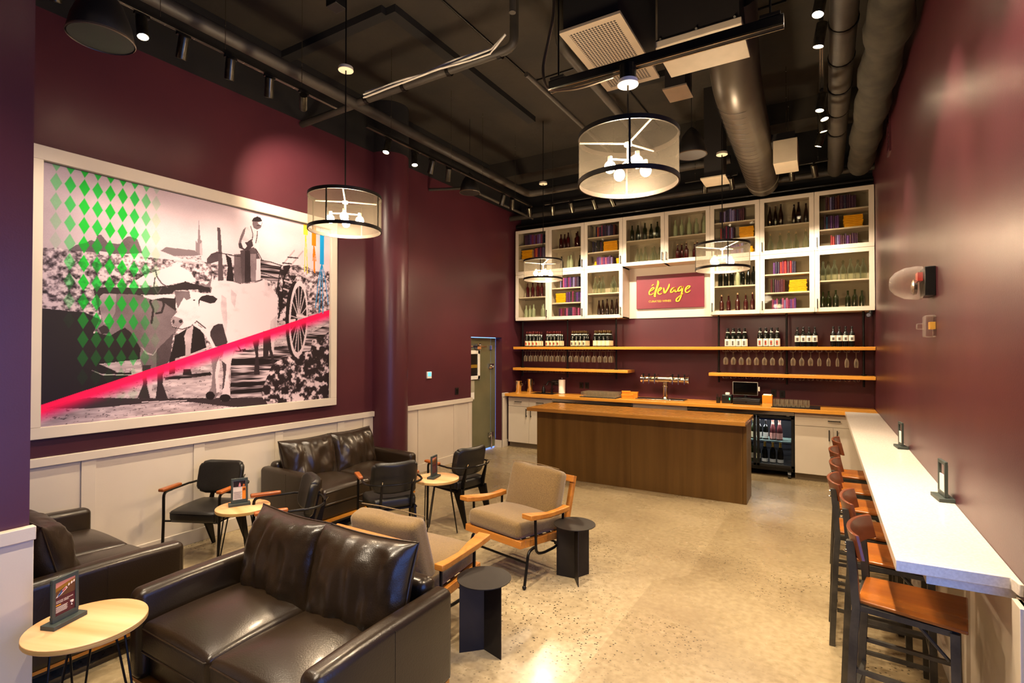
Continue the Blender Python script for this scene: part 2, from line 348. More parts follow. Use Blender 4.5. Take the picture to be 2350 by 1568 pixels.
MURAL=[('p',0.4,5,[63,321,82,295,105,282,117,268,128,271,133,245,143,240,150,252,160,269,193,267,203,243,216,228,240,234,249,265,256,292,193,309,96,325]),
('p',0.55,1,[0,319,17,324,36,316,73,321,119,316,256,308,372,302,350,285,497,297,688,267,865,232,925,257,1000,245,1004,482,552,736,355,776,1,923,-1,548]),
('p',0.32,5,[461,276,476,249,500,232,509,275,485,290,461,300]),
('p',0.05,6,[-1,552,39,554,68,558,104,559,141,586,125,642,225,612,256,711,362,726,366,846,1,923]),
('p',0.9,0,[136,309,160,308,163,319,141,323]),
('p',0.5,0,[309,270,327,249,350,249,419,245,436,263,404,277,350,285]),
('p',0.55,0,[422,247,422,198,428,210,432,100,438,190,444,197,438,210,437,265]),
('p',0.75,0,[435,211,444,201,445,264,437,265]),
('p',0.85,3,[350,286,441,266,441,280,456,301,404,311,350,309]),
('p',0.3,0,[461,294,479,275,491,286,473,298]),
('p',0.74,3,[142,766,253,749,362,738,730,567,1000,474,1003,1006,327,1004,2,995,1,919,227,818,227,805,164,810,186,798]),
('p',0.08,0,[113,784,142,774,175,800,227,807,227,822,142,860,106,873]),
('p',0.8,0,[114,784,148,807,227,814,230,817,150,812]),
('p',0.4,4,[567,717,787,688,1001,552,1001,743,787,740,707,838,687,961,550,969,552,759]),
('p',0.22,0,[18,929,70,907,116,899,242,916,396,931,327,926,450,937,687,961,708,1013,554,993,418,954,327,941,227,941,116,943]),
('p',0.3,4,[326,829,411,821,476,816,483,830,417,839,326,844]),
('p',0.85,0,[257,932,396,941,396,945,257,936]),
('p',0.15,2,[673,935,699,853,719,794,769,750,845,741,902,714,911,655,950,643,1001,603,1003,1006,749,999,687,978]),
('p',0.16,0,[124,465,156,454,264,474,357,468,361,616,237,639,141,565]),
('p',0.46,5,[140,527,141,492,152,477,224,470,257,477,317,496,364,539,356,626,345,683,332,758,300,795,284,798,259,802,253,756,238,684,225,635,208,615,188,632,168,652,141,642,132,619,146,590]),
('p',0.62,5,[140,527,141,492,152,478,184,476,182,553,168,598,152,603,145,569]),
('p',0.18,0,[138,621,152,607,165,615,168,641,146,644]),
('p',0.1,0,[185,636,208,620,225,635,253,702,250,752,197,684]),
('p',0.7,0,[253,693,271,720,290,730,302,702,301,711,290,734,268,727]),
('p',0.3,5,[299,711,351,635,342,754,329,777,300,790]),
('p',0.2,0,[259,775,284,775,272,862,282,920,245,916,260,861]),
('p',0.82,0,[270,821,281,814,289,863,285,909,275,867]),
('p',0.2,0,[303,795,325,777,319,861,336,929,298,925,303,860]),
('p',0.85,0,[330,772,319,824,326,871,334,909,323,861,321,814]),
('p',0.1,0,[338,763,358,645,359,654,357,816,339,820]),
('p',0.85,0,[70,416,87,440,113,445,124,452,113,460,87,455,72,426]),
('p',0.95,0,[238,412,262,386,307,356,357,324,377,331,405,349,416,371,423,393,391,396,351,411,331,422,246,432]),
('p',0.15,0,[124,462,156,452,254,443,350,416,393,393,383,395,424,403,474,412,476,434,424,427,353,441,350,450,337,465,254,471,151,479]),
('s',0.35,6,[294,358,299,387,313,414,331,428]),
('s',0.3,5,[293,392,290,430,302,461,313,435]),
('s',0.15,9,[285,481,279,500,289,531,284,591]),
('s',0.15,9,[314,477,321,509,314,543,298,549]),
('p',0.9,0,[259,474,357,456,353,478,317,478,285,490,261,481]),
('p',0.1,0,[354,648,394,612,416,598,448,618,462,699,407,729,355,750]),
('p',0.75,5,[386,647,394,616,416,597,409,690,405,777,413,826,383,825,392,777,390,690]),
('p',0.12,0,[384,798,408,799,413,826,383,825]),
('p',0.33,0,[497,117,508,115,513,193,522,372,501,374,501,228]),
('p',0.15,0,[528,239,550,255,562,375,532,371,537,302]),
('p',0.42,5,[561,234,586,227,594,373,562,377]),
('s',0.2,5,[503,238,566,241,585,239]),
('p',0.52,4,[667,238,758,250,780,261,763,335,736,350,689,341,668,338]),
('s',0.12,5,[653,242,710,243,778,260]),
('s',0.15,4,[671,309,740,325]),
('p',0.14,2,[759,258,801,242,778,305,833,296,809,346,802,393,779,555,741,544,748,436,737,406,748,337]),
('s',0.12,12,[799,251,774,306,763,434,749,535]),
('s',0.15,7,[757,259,746,346,737,410]),
('s',0.72,8,[820,159,766,246]),
('s',0.72,8,[861,155,801,249]),
('s',0.2,7,[789,203,837,198]),
('s',0.2,7,[766,239,805,236]),
('s',0.75,9,[801,269,849,289,899,310]),
('s',0.2,4,[801,251,899,262,996,285]),
('s',0.8,9,[774,333,809,342]),
('s',0.8,8,[771,379,794,385]),
('s',0.8,8,[771,433,794,449]),
('p',0.12,0,[865,539,864,587,860,632,855,673,848,707,839,733,830,748,820,753,811,748,802,732,794,707,788,674,783,634,780,590,779,544,781,497,784,453,789,413,796,379,804,352,813,335,823,329,832,333,841,347,849,372,856,405,861,445,864,491]),
('p',0.88,0,[887,535,885,584,881,631,874,672,866,707,857,733,846,748,836,754,826,748,817,732,809,707,803,673,798,633,796,588,795,541,798,494,802,449,808,408,816,373,825,346,835,329,845,322,855,326,865,341,873,366,880,400,885,441,887,487]),
('p',0.12,0,[880,538,878,580,874,620,868,655,862,685,854,707,845,721,837,726,829,721,821,707,815,685,810,656,806,622,804,583,804,542,806,501,810,462,815,427,822,397,829,374,838,359,846,353,854,357,862,370,869,391,874,420,878,456,880,496]),
('s',0.82,5,[842,535,878,556]),
('s',0.82,5,[842,535,871,634]),
('s',0.82,5,[842,535,858,693]),
('s',0.82,5,[842,535,841,721]),
('s',0.82,5,[842,535,826,713]),
('s',0.82,5,[842,535,813,671]),
('s',0.82,5,[842,535,806,604]),
('s',0.82,5,[842,535,806,524]),
('s',0.82,5,[842,535,813,448]),
('s',0.82,5,[842,535,825,389]),
('s',0.82,5,[842,535,841,359]),
('s',0.82,5,[842,535,858,365]),
('s',0.82,5,[842,535,871,406]),
('s',0.82,5,[842,535,878,474]),
('p',0.75,0,[867,522,867,526,866,530,864,533,861,536,857,538,854,540,850,541,846,540,842,539,839,538,836,535,834,532,833,529,832,525,833,521,834,517,836,514,839,511,842,509,846,507,850,507,853,507,857,508,861,510,863,512,866,515,867,519]),
('s',0.9,14,[835,519,881,527]),
('p',0.9,0,[799,545,826,538,828,554,799,561]),
('p',0.94,5,[425,438,454,444,477,436,477,386,522,370,554,370,587,379,652,362,684,341,696,345,701,372,725,389,738,415,742,435,743,526,737,607,705,614,649,635,574,680,565,689,531,703,489,699,468,645,448,605,425,577,428,513]),
('p',0.8,5,[515,441,533,457,537,578,530,662,523,579,512,506]),
('p',0.83,5,[550,409,572,434,565,501,551,470]),
('p',0.8,5,[713,558,740,526,737,607,710,608]),
('p',0.22,5,[487,594,502,584,520,584,530,634,539,671,531,689,494,695,475,645,475,622]),
('p',0.95,5,[353,441,396,437,454,444,436,512,429,571,403,603,379,618,347,602,343,572,363,536,360,493]),
('p',0.45,5,[353,442,402,438,406,471,393,481,384,469,375,492,364,523,359,489]),
('p',0.62,5,[343,569,354,557,380,569,383,586,369,609,348,601]),
('p',0.15,0,[381,579,381,581,380,583,379,584,378,585,377,586,376,587,375,587,373,587,372,587,371,586,370,585,369,583,369,582,369,580,369,578,369,576,370,575,371,574,372,573,373,572,375,572,376,572,377,572,378,573,379,574,380,576,381,577]),
('p',0.25,0,[355,582,355,584,354,586,354,587,353,589,353,590,352,591,351,591,350,591,350,590,349,589,348,588,348,586,348,584,347,582,348,580,348,578,348,576,349,575,349,573,350,573,351,572,352,573,353,573,353,574,354,576,354,577,355,579]),
('s',0.3,5,[348,605,379,616,403,603]),
('p',0.16,0,[433,475,442,458,461,448,484,450,500,463,491,482,474,489,454,482,438,477,435,504,432,486]),
('p',0.15,0,[421,478,421,478,421,479,421,480,420,481,419,481,419,482,418,482,417,482,416,482,416,481,415,481,415,480,414,479,414,478,414,477,415,477,415,476,416,475,416,474,417,474,418,474,419,474,419,474,420,475,420,475,421,476,421,477]),
('p',0.5,0,[477,434,472,410,447,409,440,392,460,402,470,383,482,343,486,362,480,409]),
('p',0.9,0,[474,405,482,345,485,365,480,411]),
('s',0.92,12,[419,591,442,610,465,645,489,699]),
('s',0.25,6,[427,575,458,607]),
('p',0.5,5,[476,730,531,713,508,758,512,795,503,840,511,914,494,947,459,940,480,889,485,817]),
('p',0.88,0,[513,735,508,758,512,795,504,840,512,914,499,918,493,826,500,772]),
('p',0.85,5,[524,717,567,687,554,764,543,843,550,927,550,960,515,960,522,906,526,828,517,782]),
('p',0.3,5,[517,763,535,782,533,828,526,897,519,906,524,828]),
('p',0.12,0,[493,931,493,935,491,939,490,943,487,946,484,948,480,949,477,949,473,948,470,946,467,944,464,940,462,936,461,932,461,927,461,923,462,919,464,915,467,912,470,910,473,909,477,909,480,910,484,911,487,914,489,918,491,922,493,926]),
('p',0.12,0,[552,948,551,953,550,957,547,960,544,963,540,965,536,966,531,966,527,965,523,963,519,960,515,956,513,953,512,948,511,944,511,940,513,936,515,932,518,930,522,928,527,927,531,927,536,928,540,930,544,932,547,936,550,940,551,944]),
('p',0.18,0,[636,662,665,649,660,718,668,841,643,839,650,738]),
('p',0.18,0,[681,614,714,608,718,688,731,779,723,789,706,713,702,758,682,755]),
('p',0.85,0,[710,608,734,602,727,739,718,709]),
('p',0.85,0,[568,689,611,670,596,718,574,708]),
('s',0.15,8,[577,689,589,713,607,708]),
('p',0.34,5,[585,210,605,201,639,181,649,192,665,232,669,344,648,355,593,375,588,293]),
('p',0.55,5,[624,219,648,214,648,352,630,359,624,321]),
('p',0.2,5,[603,206,624,202,628,361,603,369]),
('p',0.9,0,[651,239,667,236,669,344,648,354]),
('p',0.88,5,[594,106,608,85,626,75,643,89,656,94,661,150,660,194,647,192,635,147,611,162,601,155,588,154]),
('p',0.45,5,[577,178,585,138,596,102,606,86,601,122,590,158,585,201,580,194]),
('p',0.25,5,[577,178,595,165,605,163,611,162,630,140,637,173,618,203,595,203,580,198]),
('p',0.92,0,[588,169,601,162,612,182,602,199,595,191]),
('s',0.3,5,[626,77,635,113,633,144]),
('s',0.3,5,[654,95,652,126,647,158]),
('p',0.4,5,[633,49,671,33,674,47,668,74,652,87,638,82,633,66]),
('p',0.88,0,[654,49,672,38,671,60,662,58]),
('s',0.15,4,[652,65,666,62]),
('p',0.14,0,[630,49,636,32,652,18,666,20,674,36,652,45]),
('s',0.15,5,[647,188,660,211,672,237])]
SIGN=[('e',[261,315,306,341,333,370,314,388,274,354,245,306,251,263,289,258,327,286],4.55),
('accent',[291,389,327,417],3.85),
('l',[402,510,409,457,386,377,359,297,346,236,363,212],7.7),
('e',[418,313,457,341,467,372,441,374,412,330,405,282,436,257,479,274],4.9),
('v',[509,373,515,321,528,275,566,321,601,384,611,437],6.3),
('a',[718,361,683,363,642,324,636,282,667,287,707,333,721,364,708,304,727,284,752,305],4.9),
('g',[840,373,805,375,771,339,768,297,799,302,833,343,847,374,833,284,811,193,777,123,739,117,736,155,785,202,852,250],5.25),
('e',[904,315,947,341,969,372,940,380,901,339,892,291,916,261,953,278,978,302],4.9)]
# ------------------------------------------------------------------ room shell
XL,XR,YB,YF,ZP,ZC=-5.5,.66,9.58,-2.5,4.77,5.5
def S(name,mb,mat,**k): return struct(mb.build(name,mat,**k))
S('floor',MB().box(-6.2,YF-.3,-.1,1.6,YB+.2,0),floorm)
S('ceiling',MB().box(-6.2,YF-.3,ZC,1.6,YB+.2,ZC+.15),deckm)
wl=MB(); wl.box(XL-.15,1.02,0,XL,7.75,ZP); wl.box(XL-.15,7.75,2.18,XL,8.81,ZP); wl.box(XL-.15,8.81,0,XL,YB,ZP)
S('wall_left',wl,maroon)
S('trim_1',MB().box(XL-.15,1.02,ZP,XL,YB,ZC),blackp)
S('wall_back',MB().box(XL-.15,YB,0,XR+.15,YB+.15,4.36),maroon)
S('trim_2',MB().box(XL-.15,YB,4.36,XR+.15,YB+.15,ZC),blackp)
wr=MB(); wr.box(XR,2.67,0,XR+.15,YB,4.785); wr.box(XR,YF,3.1,XR+.15,2.67,4.785); wr.box(XR,YF,0,XR+.15,.0,3.1)
S('wall_right',wr,maroon)
S('trim_3',MB().box(XR,YF,4.785,XR+.15,YB,ZC),blackp)
wf=MB(); wf.box(-5.65,.92,0,-3.46,1.02,ZC); wf.box(-3.56,YF,0,-3.46,.92,ZC)
wf.box(-3.46,YF-.1,0,XR+.15,YF,ZC)
S('wall_front',wf,maroon)
st=MB()
for y in (.04,1.3,2.58): st.box(XR+.04,y-.03,0,XR+.12,y+.03,3.1)
st.box(XR+.04,.04,3.04,XR+.12,2.6,3.1); st.box(XR+.04,.04,0,XR+.12,2.6,.08)
S('window_1',st,blackmetal)
# hall beyond the right opening
# round column
S('trim_4',MB().lathe([(.285,0),(.285,4.77)],(-5.48,5.63,0),40),maroon,smooth=True)
S('trim_5',MB().lathe([(.286,4.77),(.286,ZC)],(-5.48,5.63,0),40),blackp,smooth=True)
# wainscot on the left wall
def wains(name,y0,y1,battens,x=XL,sgn=1):
    w=S(name,MB().box(x,y0,.02,x+.012*sgn,y1,1.0) if sgn>0 else MB().box(x-.012,y0,.02,x,y1,1.0),beige)
    def bx(y0,z0,y1,z1,t): return MB().box(min(x,x+t*sgn),y0,z0,max(x,x+t*sgn),y1,z1)
    bx(y0,1.005,y1,1.077,.045).build('cap_rail',beige,w,bevel=.004)
    bx(y0,0,y1,.135,.03).build('base_board',beige,w,bevel=.003)
    for a,b in battens: bx(a,.135,b,1.005,.026).build('batten',beige,w,bevel=.002)
    return w
wains('trim_6',1.02,5.34,[(1.02,1.1),(1.953,2.057),(2.883,2.99),(3.798,3.9),(4.704,4.815),(5.15,5.26)])
wains('trim_7',5.92,7.75,[(6.287,6.40),(7.21,7.32),(7.645,7.75)])
wains('trim_8',8.81,9.0,[(8.81,8.95)])
S('baseboard_left',MB().box(-5.66,8.78,0,-5.5,8.81,.135),beige)
# pier wainscot and cap
p=S('trim_9',MB().box(-3.46,YF,.02,-3.445,1.02,1.0),beige)
MB().box(-3.46,YF,1.01,-3.415,1.035,1.078).build('cap_rail',beige,p,bevel=.004)
MB().box(-3.5,.9,0,-3.43,1.03,1.01).build('corner_post',beige,p,bevel=.003)
MB().box(-3.46,YF,0,-3.43,1.02,.135).build('base_board',beige,p)
for y in (-1.2,.0): MB().box(-3.46,y,.135,-3.432,y+.1,1.01).build('batten',beige,p,bevel=.002)
# right wall wainscot below the counter
w=S('trim_10',MB().box(XR-.012,2.67,0,XR,9.0,1.0),beige)
MB().box(XR-.03,2.67,0,XR,9.0,.13).build('base_board',beige,w)
for y in (2.67,3.55,4.45,5.35,6.25,7.15,8.05): MB().box(XR-.03,y,.13,XR,y+.1,1.0).build('batten',beige,w,bevel=.002)
S('trim_11',MB().box(XR,2.62,0,XR+.15,2.67,1.0),beige)
# glass door in the left wall
d=S('door_1',MB().box(-5.665,7.76,.02,-5.645,8.62,2.17),frost)
MB().box(-5.66,8.635,.02,-5.645,8.80,2.17).build('side_light',frost,d)
hg=MB().cbox((-5.63,8.60,1.98),(.02,.10,.09)); hg.cyl((-5.61,8.60,1.94),(-5.61,8.60,2.02),.02); 
hg.build('hinge',chrome,d,smooth=True)
hg=MB().cbox((-5.63,8.62,1.62),(.03,.16,.09)); hg.sph((-5.6,8.58,1.62),.03); hg.sph((-5.6,8.66,1.6),.025); hg.build('hinge',chrome,d,smooth=True)
hg=MB().cbox((-5.63,8.60,.27),(.03,.16,.09)); hg.sph((-5.6,8.55,.28),.035); hg.cyl((-5.61,8.6,.01),(-5.61,8.6,.28),.018); hg.build('hinge',chrome,d,smooth=True)
MB().box(-5.64,7.8,1.995,-5.62,8.45,2.015).build('header_rail',chrome,d)
cl=MB().cbox((-5.6,8.12,2.0),(.06,.12,.10)); cl.sph((-5.57,8.15,2.03),.03); cl.build('door_closer',chrome,d,smooth=True)
f=MB()
for a in ((7.80,1.38,8.22,1.45),(7.80,1.86,8.22,1.93),(7.80,1.38,7.87,1.93),(8.15,1.38,8.22,1.93)): f.box(-5.645,a[0],a[1],-5.62,a[2],a[3])
fo=f.build('sign_frame',white,d,bevel=.004)
MB().box(-5.643,7.87,1.45,-5.632,8.15,1.86).build('dark_glass',dark,fo)
MB().box(-5.63,7.88,1.60,-5.628,8.14,1.66).build('band',M('ochre_band','8a6a1a',.5),fo)
nt=MB().box(-5.645,7.84,1.0,-5.64,8.06,1.36).build('notice',M('grey_notice','aaa48c',.6),d)
MB().box(-5.64,7.90,1.02,-5.635,8.05,1.14).build('card',paper,nt)
# ------------------------------------------------------------------ mural
U0,U1,V0,V1=1.66,4.548,1.325,3.495
def mural():
    nu,nv=640,480
    u=np.linspace(0,1000,nu)[None,:].repeat(nv,0); v=np.linspace(0,1000,nv)[:,None].repeat(nu,1)
    rng=np.random.RandomState(3)
    def vn(su,sv,seed):
        r=np.random.RandomState(seed); gu=int(1000/su)+3; gv=int(1000/sv)+3; g=r.rand(gv,gu)
        a=u/su; b=v/sv; i=a.astype(int); j=b.astype(int); fa=a-i; fb=b-j; fa=fa*fa*(3-2*fa); fb=fb*fb*(3-2*fb)
        return (g[j,i]*(1-fa)+g[j,i+1]*fa)*(1-fb)+(g[j+1,i]*(1-fa)+g[j+1,i+1]*fa)*fb
    def fbm(su,sv,seed): return .5*vn(su,sv,seed)+.3*vn(su/2,sv/2,seed+1)+.2*vn(su/4,sv/4,seed+2)
    fol=fbm(11,14,11); fol2=fbm(20,26,21); gr=fbm(50,14,31); stx=fbm(120,11,41); sof=fbm(60,60,51); spk=rng.rand(nv,nu)
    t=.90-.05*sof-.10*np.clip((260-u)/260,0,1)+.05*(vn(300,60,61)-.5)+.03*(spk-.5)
    def tex(code,tt):
        if code==1: return np.clip(tt+(fol-.5)*2.6*np.clip(.45+v/1400,0,1)+.08,.08,.92)
        if code==2: return np.clip(tt+np.clip(fol2-.47,0,1)*4.2,.06,.9)
        if code==3: return np.clip(tt+(gr-.5)*.5-.35*(fbm(9,5,71)>.72),.1,.95)
        if code==4: return np.clip(tt+(stx-.5)*2.8,.08,.86)
        if code==5: return tt*(.80+.38*sof)+.05*(spk-.5)
        if code==6: return tt+.01*spk
        return tt+0*u
    def inside(P):
        ins=np.zeros_like(u,bool); n=len(P)
        for i in range(n):
            x0,y0=P[i]; x1,y1=P[(i+1)%n]
            if y0==y1: continue
            c=((y0>v)!=(y1>v))&(u<(x1-x0)*(v-y0)/(y1-y0)+x0); ins^=c
        return ins
    for k,tt,w,pts in MURAL:
        P=list(zip(pts[::2],pts[1::2]))
        if k=='p':
            t=np.where(inside(P),tex(int(w),tt),t)
        else:
            hw=w*.42
            for (a,b),(c,d) in zip(P[:-1],P[1:]):
                dx,dy=(c-a)*2.888,(d-b)*2.17; L2=dx*dx+dy*dy+1e-6
                s=np.clip(((u-a)*2.888*dx+(v-b)*2.17*dy)/L2,0,1)
                dist=np.hypot((u-a)*2.888-s*dx,(v-b)*2.17-s*dy)/2.5
                t=np.where(dist<hw,tt,t)
    t=np.clip(t,0,1)
    lo=np.array([.075,.03,.05]); hi=np.array([.83,.745,.775])
    t=np.clip(.52+(t-.52)*1.22,0,1)
    C=lo+(hi-lo)*t[...,None]
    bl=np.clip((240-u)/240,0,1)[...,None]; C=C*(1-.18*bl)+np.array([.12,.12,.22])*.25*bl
    # green diamonds
    op=[0,.40,.8,1,.88,1,1,.85,.5,.14]
    for ci,uc in enumerate([0,33,66,100,133,166,199,232,265,295]):
        for r in range(-1,12):
            vc=64.5+75.3*r; a=op[ci]
            if ci==1: a*=max(0,1-.25*max(r,0))
            if ci==2: a*=[1,1,.85,.7,.5,.6,.55,.35,.2,0,0,0,0][r+1]
            a*=max(0,1-.17*max(0,r-6.5)) if r<12 else 0
            if r>=10: a*=.4
            q=np.abs(u-uc)/14.3+np.abs(v-vc)/36.5
            m=np.clip((1-q)*14,0,1)*a
            g=np.array([0,.70,.16])*(.62+.38*t[...,None]); C=C*(1-m[...,None])+g*m[...,None]
    # pink band
    e=917-(917-474)*u/1000; dd=v-e
    m=np.where(dd>0,np.clip(1-(dd-26)/52,0,1)**1.5,0); m=np.where((dd>0)&(dd<26),1,m)[...,None]
    C=C*(1-m)+(np.array([.98,.0,.33])*(.9+.1*t[...,None]))*m
    # paint drips
    for (a,b,v1,col,dr) in [(863,885,60,(1,.80,.22),[(870,270),(884,276)]),(905,927,112,(1,.47,.0),[(911,200),(917,262),(922,268),(927,200)]),(947,969,211,(0,.55,.80),[(926,469),(946,502),(966,500),(994,443),(955,260)])]:
        mm=((u>a)&(u<b)&(v<v1))[...,None]; C=np.where(mm,np.array(col),C)
        for ue,ve in dr:
            um=(a+b)/2+(ue-(a+b)/2)*np.clip((v-v1)/max(1,ve-v1),0,1)**.7
            mm=((np.abs(u-um)<2.0)&(v>=v1-4)&(v<ve))[...,None]; C=np.where(mm,np.array(col)*.9,C)
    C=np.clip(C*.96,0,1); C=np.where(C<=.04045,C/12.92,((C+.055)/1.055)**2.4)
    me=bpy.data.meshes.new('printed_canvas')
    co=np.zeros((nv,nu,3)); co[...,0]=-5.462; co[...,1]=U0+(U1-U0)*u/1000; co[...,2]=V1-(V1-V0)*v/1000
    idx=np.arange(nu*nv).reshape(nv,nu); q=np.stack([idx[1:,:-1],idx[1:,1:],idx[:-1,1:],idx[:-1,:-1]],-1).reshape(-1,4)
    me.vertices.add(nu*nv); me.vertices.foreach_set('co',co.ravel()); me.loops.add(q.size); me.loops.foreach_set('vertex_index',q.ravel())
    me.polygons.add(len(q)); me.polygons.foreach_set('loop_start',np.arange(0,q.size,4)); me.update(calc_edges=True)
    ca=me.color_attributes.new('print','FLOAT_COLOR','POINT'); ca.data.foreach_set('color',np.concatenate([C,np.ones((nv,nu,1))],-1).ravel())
    m=bpy.data.materials.new('printed_canvas'); m.use_nodes=True; N=m.node_tree.nodes
    at=N.new('ShaderNodeAttribute'); at.attribute_name='print'; b=N['Principled BSDF']; b.inputs['Roughness'].default_value=.55; b.inputs['Specular IOR Level'].default_value=.25
    m.node_tree.links.new(at.outputs['Color'],b.inputs['Base Color'])
    root=thing('framed_mural','huge pale-framed print of oxen and a cart with green diamonds and pink slash','picture',(-5.5,3.1,1.23))
    inv=Matrix.Translation((5.5,-3.1,-1.23)); me.transform(inv)
    link('printed_canvas',me,m,root)
    fr=[('frame_rail',(1.592,3.505,4.645,3.622)),('frame_rail',(1.592,1.235,4.645,1.33)),('frame_stile',(1.592,1.33,1.665,3.505)),('frame_stile',(4.55,1.33,4.645,3.505))]
    for n,(a,b_,c,d_) in fr:
        xf(MB().box(-5.498,a,b_,-5.428,c,d_),inv).build(n,beige,root,bevel=.004)
    xf(MB().box(-5.495,1.66,1.33,-5.47,4.55,3.5),inv).build('backing',blackp,root)
MUR=mural
mural()
# ------------------------------------------------------------------ bar wall: cabinets
CX=[-5.411+.758*i for i in range(9)]
CABN=['leftmost column','second column from left','third column from left','fourth column from left','fifth column from left','third column from right','second column from right','rightmost column']
inner=M('cabinet_lining','aca28e',.6,col2='a09682',nscale=2)
def cabinet(ci,z0,z1,shelves,hand,label):
    x0,x1=CX[ci],CX[ci+1]; w=x1-x0; h=z1-z0
    t=thing('upper_cabinet',label,'cabinet',((x0+x1)/2,9.19,z0),0,'upper display cabinets over the bar')
    b=MB(); hw=w/2-.0015; b.box(-hw,.02,0,-hw+.02,.385,h); b.box(hw-.02,.02,0,hw,.385,h); b.box(-hw,.02,0,hw,.385,.02); b.box(-hw,.02,h-.02,hw,.385,h)
    b.build('carcass',beige,t)
    MB().box(-hw+.02,.365,.02,hw-.02,.385,h-.02).build('back_panel',inner,t)
    for k in range(shelves):
        z=.03+(h-.06)*(k+1)/(shelves+1); MB().box(-hw+.02,.035,z-.011,hw-.02,.365,z+.011).build('shelf',beige,t)
    f=MB(); e=.066; g=hw-.001
    f.box(-g,0,.002,g,.02,e); f.box(-g,0,h-e,g,.02,h-.002); f.box(-g,0,e,-g+e,.02,h-e); f.box(g-e,0,e,g,.02,h-e)
    d=f.build('door',beige,t,bevel=.002)
    MB().box(-g+e,.008,e,g-e,.013,h-e).build('glass_pane',pane_m,d)
    hx=(g-.033)*hand
    hm=MB().box(hx-.006,-.035,.05,hx+.006,-.025,.2); hm.box(hx-.005,-.03,.06,hx+.005,0,.07); hm.box(hx-.005,-.03,.18,hx+.005,0,.19)
    hm.build('handle',blackmetal,d)
    return t
ZT,ZM,ZB=4.37,3.465,2.53
hands=[1,1,1,1,-1,-1,-1,-1]; books_top={0,2,5,7}
for ci in range(8):
    bk=ci in books_top
    cabinet(ci,ZM,ZT,2 if bk else 1,hands[ci],'glazed white upper cabinet of %s, top row, holding %s'%(CABN[ci],'books' if bk else 'bottles'))
for ci in (0,1,2,5,6,7):
    bk=ci in (1,6)
    cabinet(ci,ZB,ZM,2 if bk else 1,hands[ci],'glazed white lower wall cabinet of %s, bottom row, holding %s'%(CABN[ci],'books' if bk else 'bottles'))
# niche between them with the sign
S('trim_12',MB().box(CX[3]+.002,9.56,ZB,CX[5]-.002,YB-.001,ZM-.002),beige)
sg=thing('shop_sign','maroon sign board with yellow brush lettering between the cabinets','sign',(-2.987,9.56,2.70))
MB().box(0,-.035,0,1.208,0,.613).build('board',M('sign_maroon','6c1c2c',.4,col2='641827',nscale=2),sg,bevel=.003)
gold=M('yellow_lettering','f0b428',.4,col2='e29a1c',nscale=12)
for n,pts,w in SIGN:
    P=[Vector((pts[i]/1000,-.037,pts[i+1]/1000+(.03 if n=='accent' else 0))) for i in range(0,len(pts),2)]
    # catmull-rom
    Q=[]; E2=[P[0]*2-P[1]]+P+[P[-1]*2-P[-2]]
    for i in range(1,len(E2)-2):
        for k in range(5):
            t=k/5; a,b,c,d=E2[i-1:i+3]; Q.append(.5*((2*b)+(c-a)*t+(2*a-5*b+4*c-d)*t*t+(3*b-a-3*c+d)*t**3))
    Q.append(P[-1]); hw=w*2.1/1000; mb=MB(); L=[];Rr=[]
    for i,q in enumerate(Q):
        tn=(Q[min(i+1,len(Q)-1)]-Q[max(i-1,0)]).normalized(); nn=Vector((tn.z,0,-tn.x)); f=i/(len(Q)-1)
        ww=hw*(.55+.6*abs(tn.z))*min(1,.45+4*f)*min(1,.4+5*(1-f)); L.append(q+nn*ww); Rr.append(q-nn*ww)
    m=len(Q); off=Vector((0,-.012,0)); vs=L+Rr+[a+off for a in L]+[a+off for a in Rr]; fs=[]
    for i in range(m-1):
        fs+=[(i,i+1,m+i+1,m+i),(2*m+i,3*m+i,3*m+i+1,2*m+i+1),(i,2*m+i,2*m+i+1,i+1),(m+i,m+i+1,3*m+i+1,3*m+i)]
    mb.add(vs,fs); me=bpy.data.meshes.new('letter'); me.from_pydata([tuple(v) for v in mb.v],[],mb.f); link('letter',me,gold,sg)
text('small_lettering','CURATED WINES',.052,gold,sg,T(.231,-.037,.115,90),.002,sx=1.0)
# ------------------------------------------------------------------ bottles and books
def prof(kind):
    return {'claret':[(.036,0),(.037,.01),(.037,.19),(.034,.205),(.018,.228),(.0145,.24),(.0135,.29),(.016,.292),(.016,.303),(.0145,.305)],
     'sloped':[(.039,0),(.041,.01),(.041,.15),(.036,.185),(.022,.225),(.0145,.255),(.0135,.29),(.016,.292),(.016,.303),(.0145,.305)],
     'hock':[(.036,0),(.037,.01),(.037,.14),(.034,.18),(.024,.235),(.015,.285),(.0135,.325),(.0155,.327),(.0155,.338),(.014,.34)],
     'swing':[(.042,0),(.044,.012),(.0445,.15),(.040,.18),(.024,.215),(.0165,.24),(.0155,.28),(.019,.283),(.019,.295),(.012,.3),(.012,.315)],
     'champ':[(.042,0),(.044,.01),(.044,.15),(.038,.19),(.022,.24),(.0165,.265),(.0165,.30),(.019,.303),(.019,.315),(.017,.318)]}[kind]
BOT={}
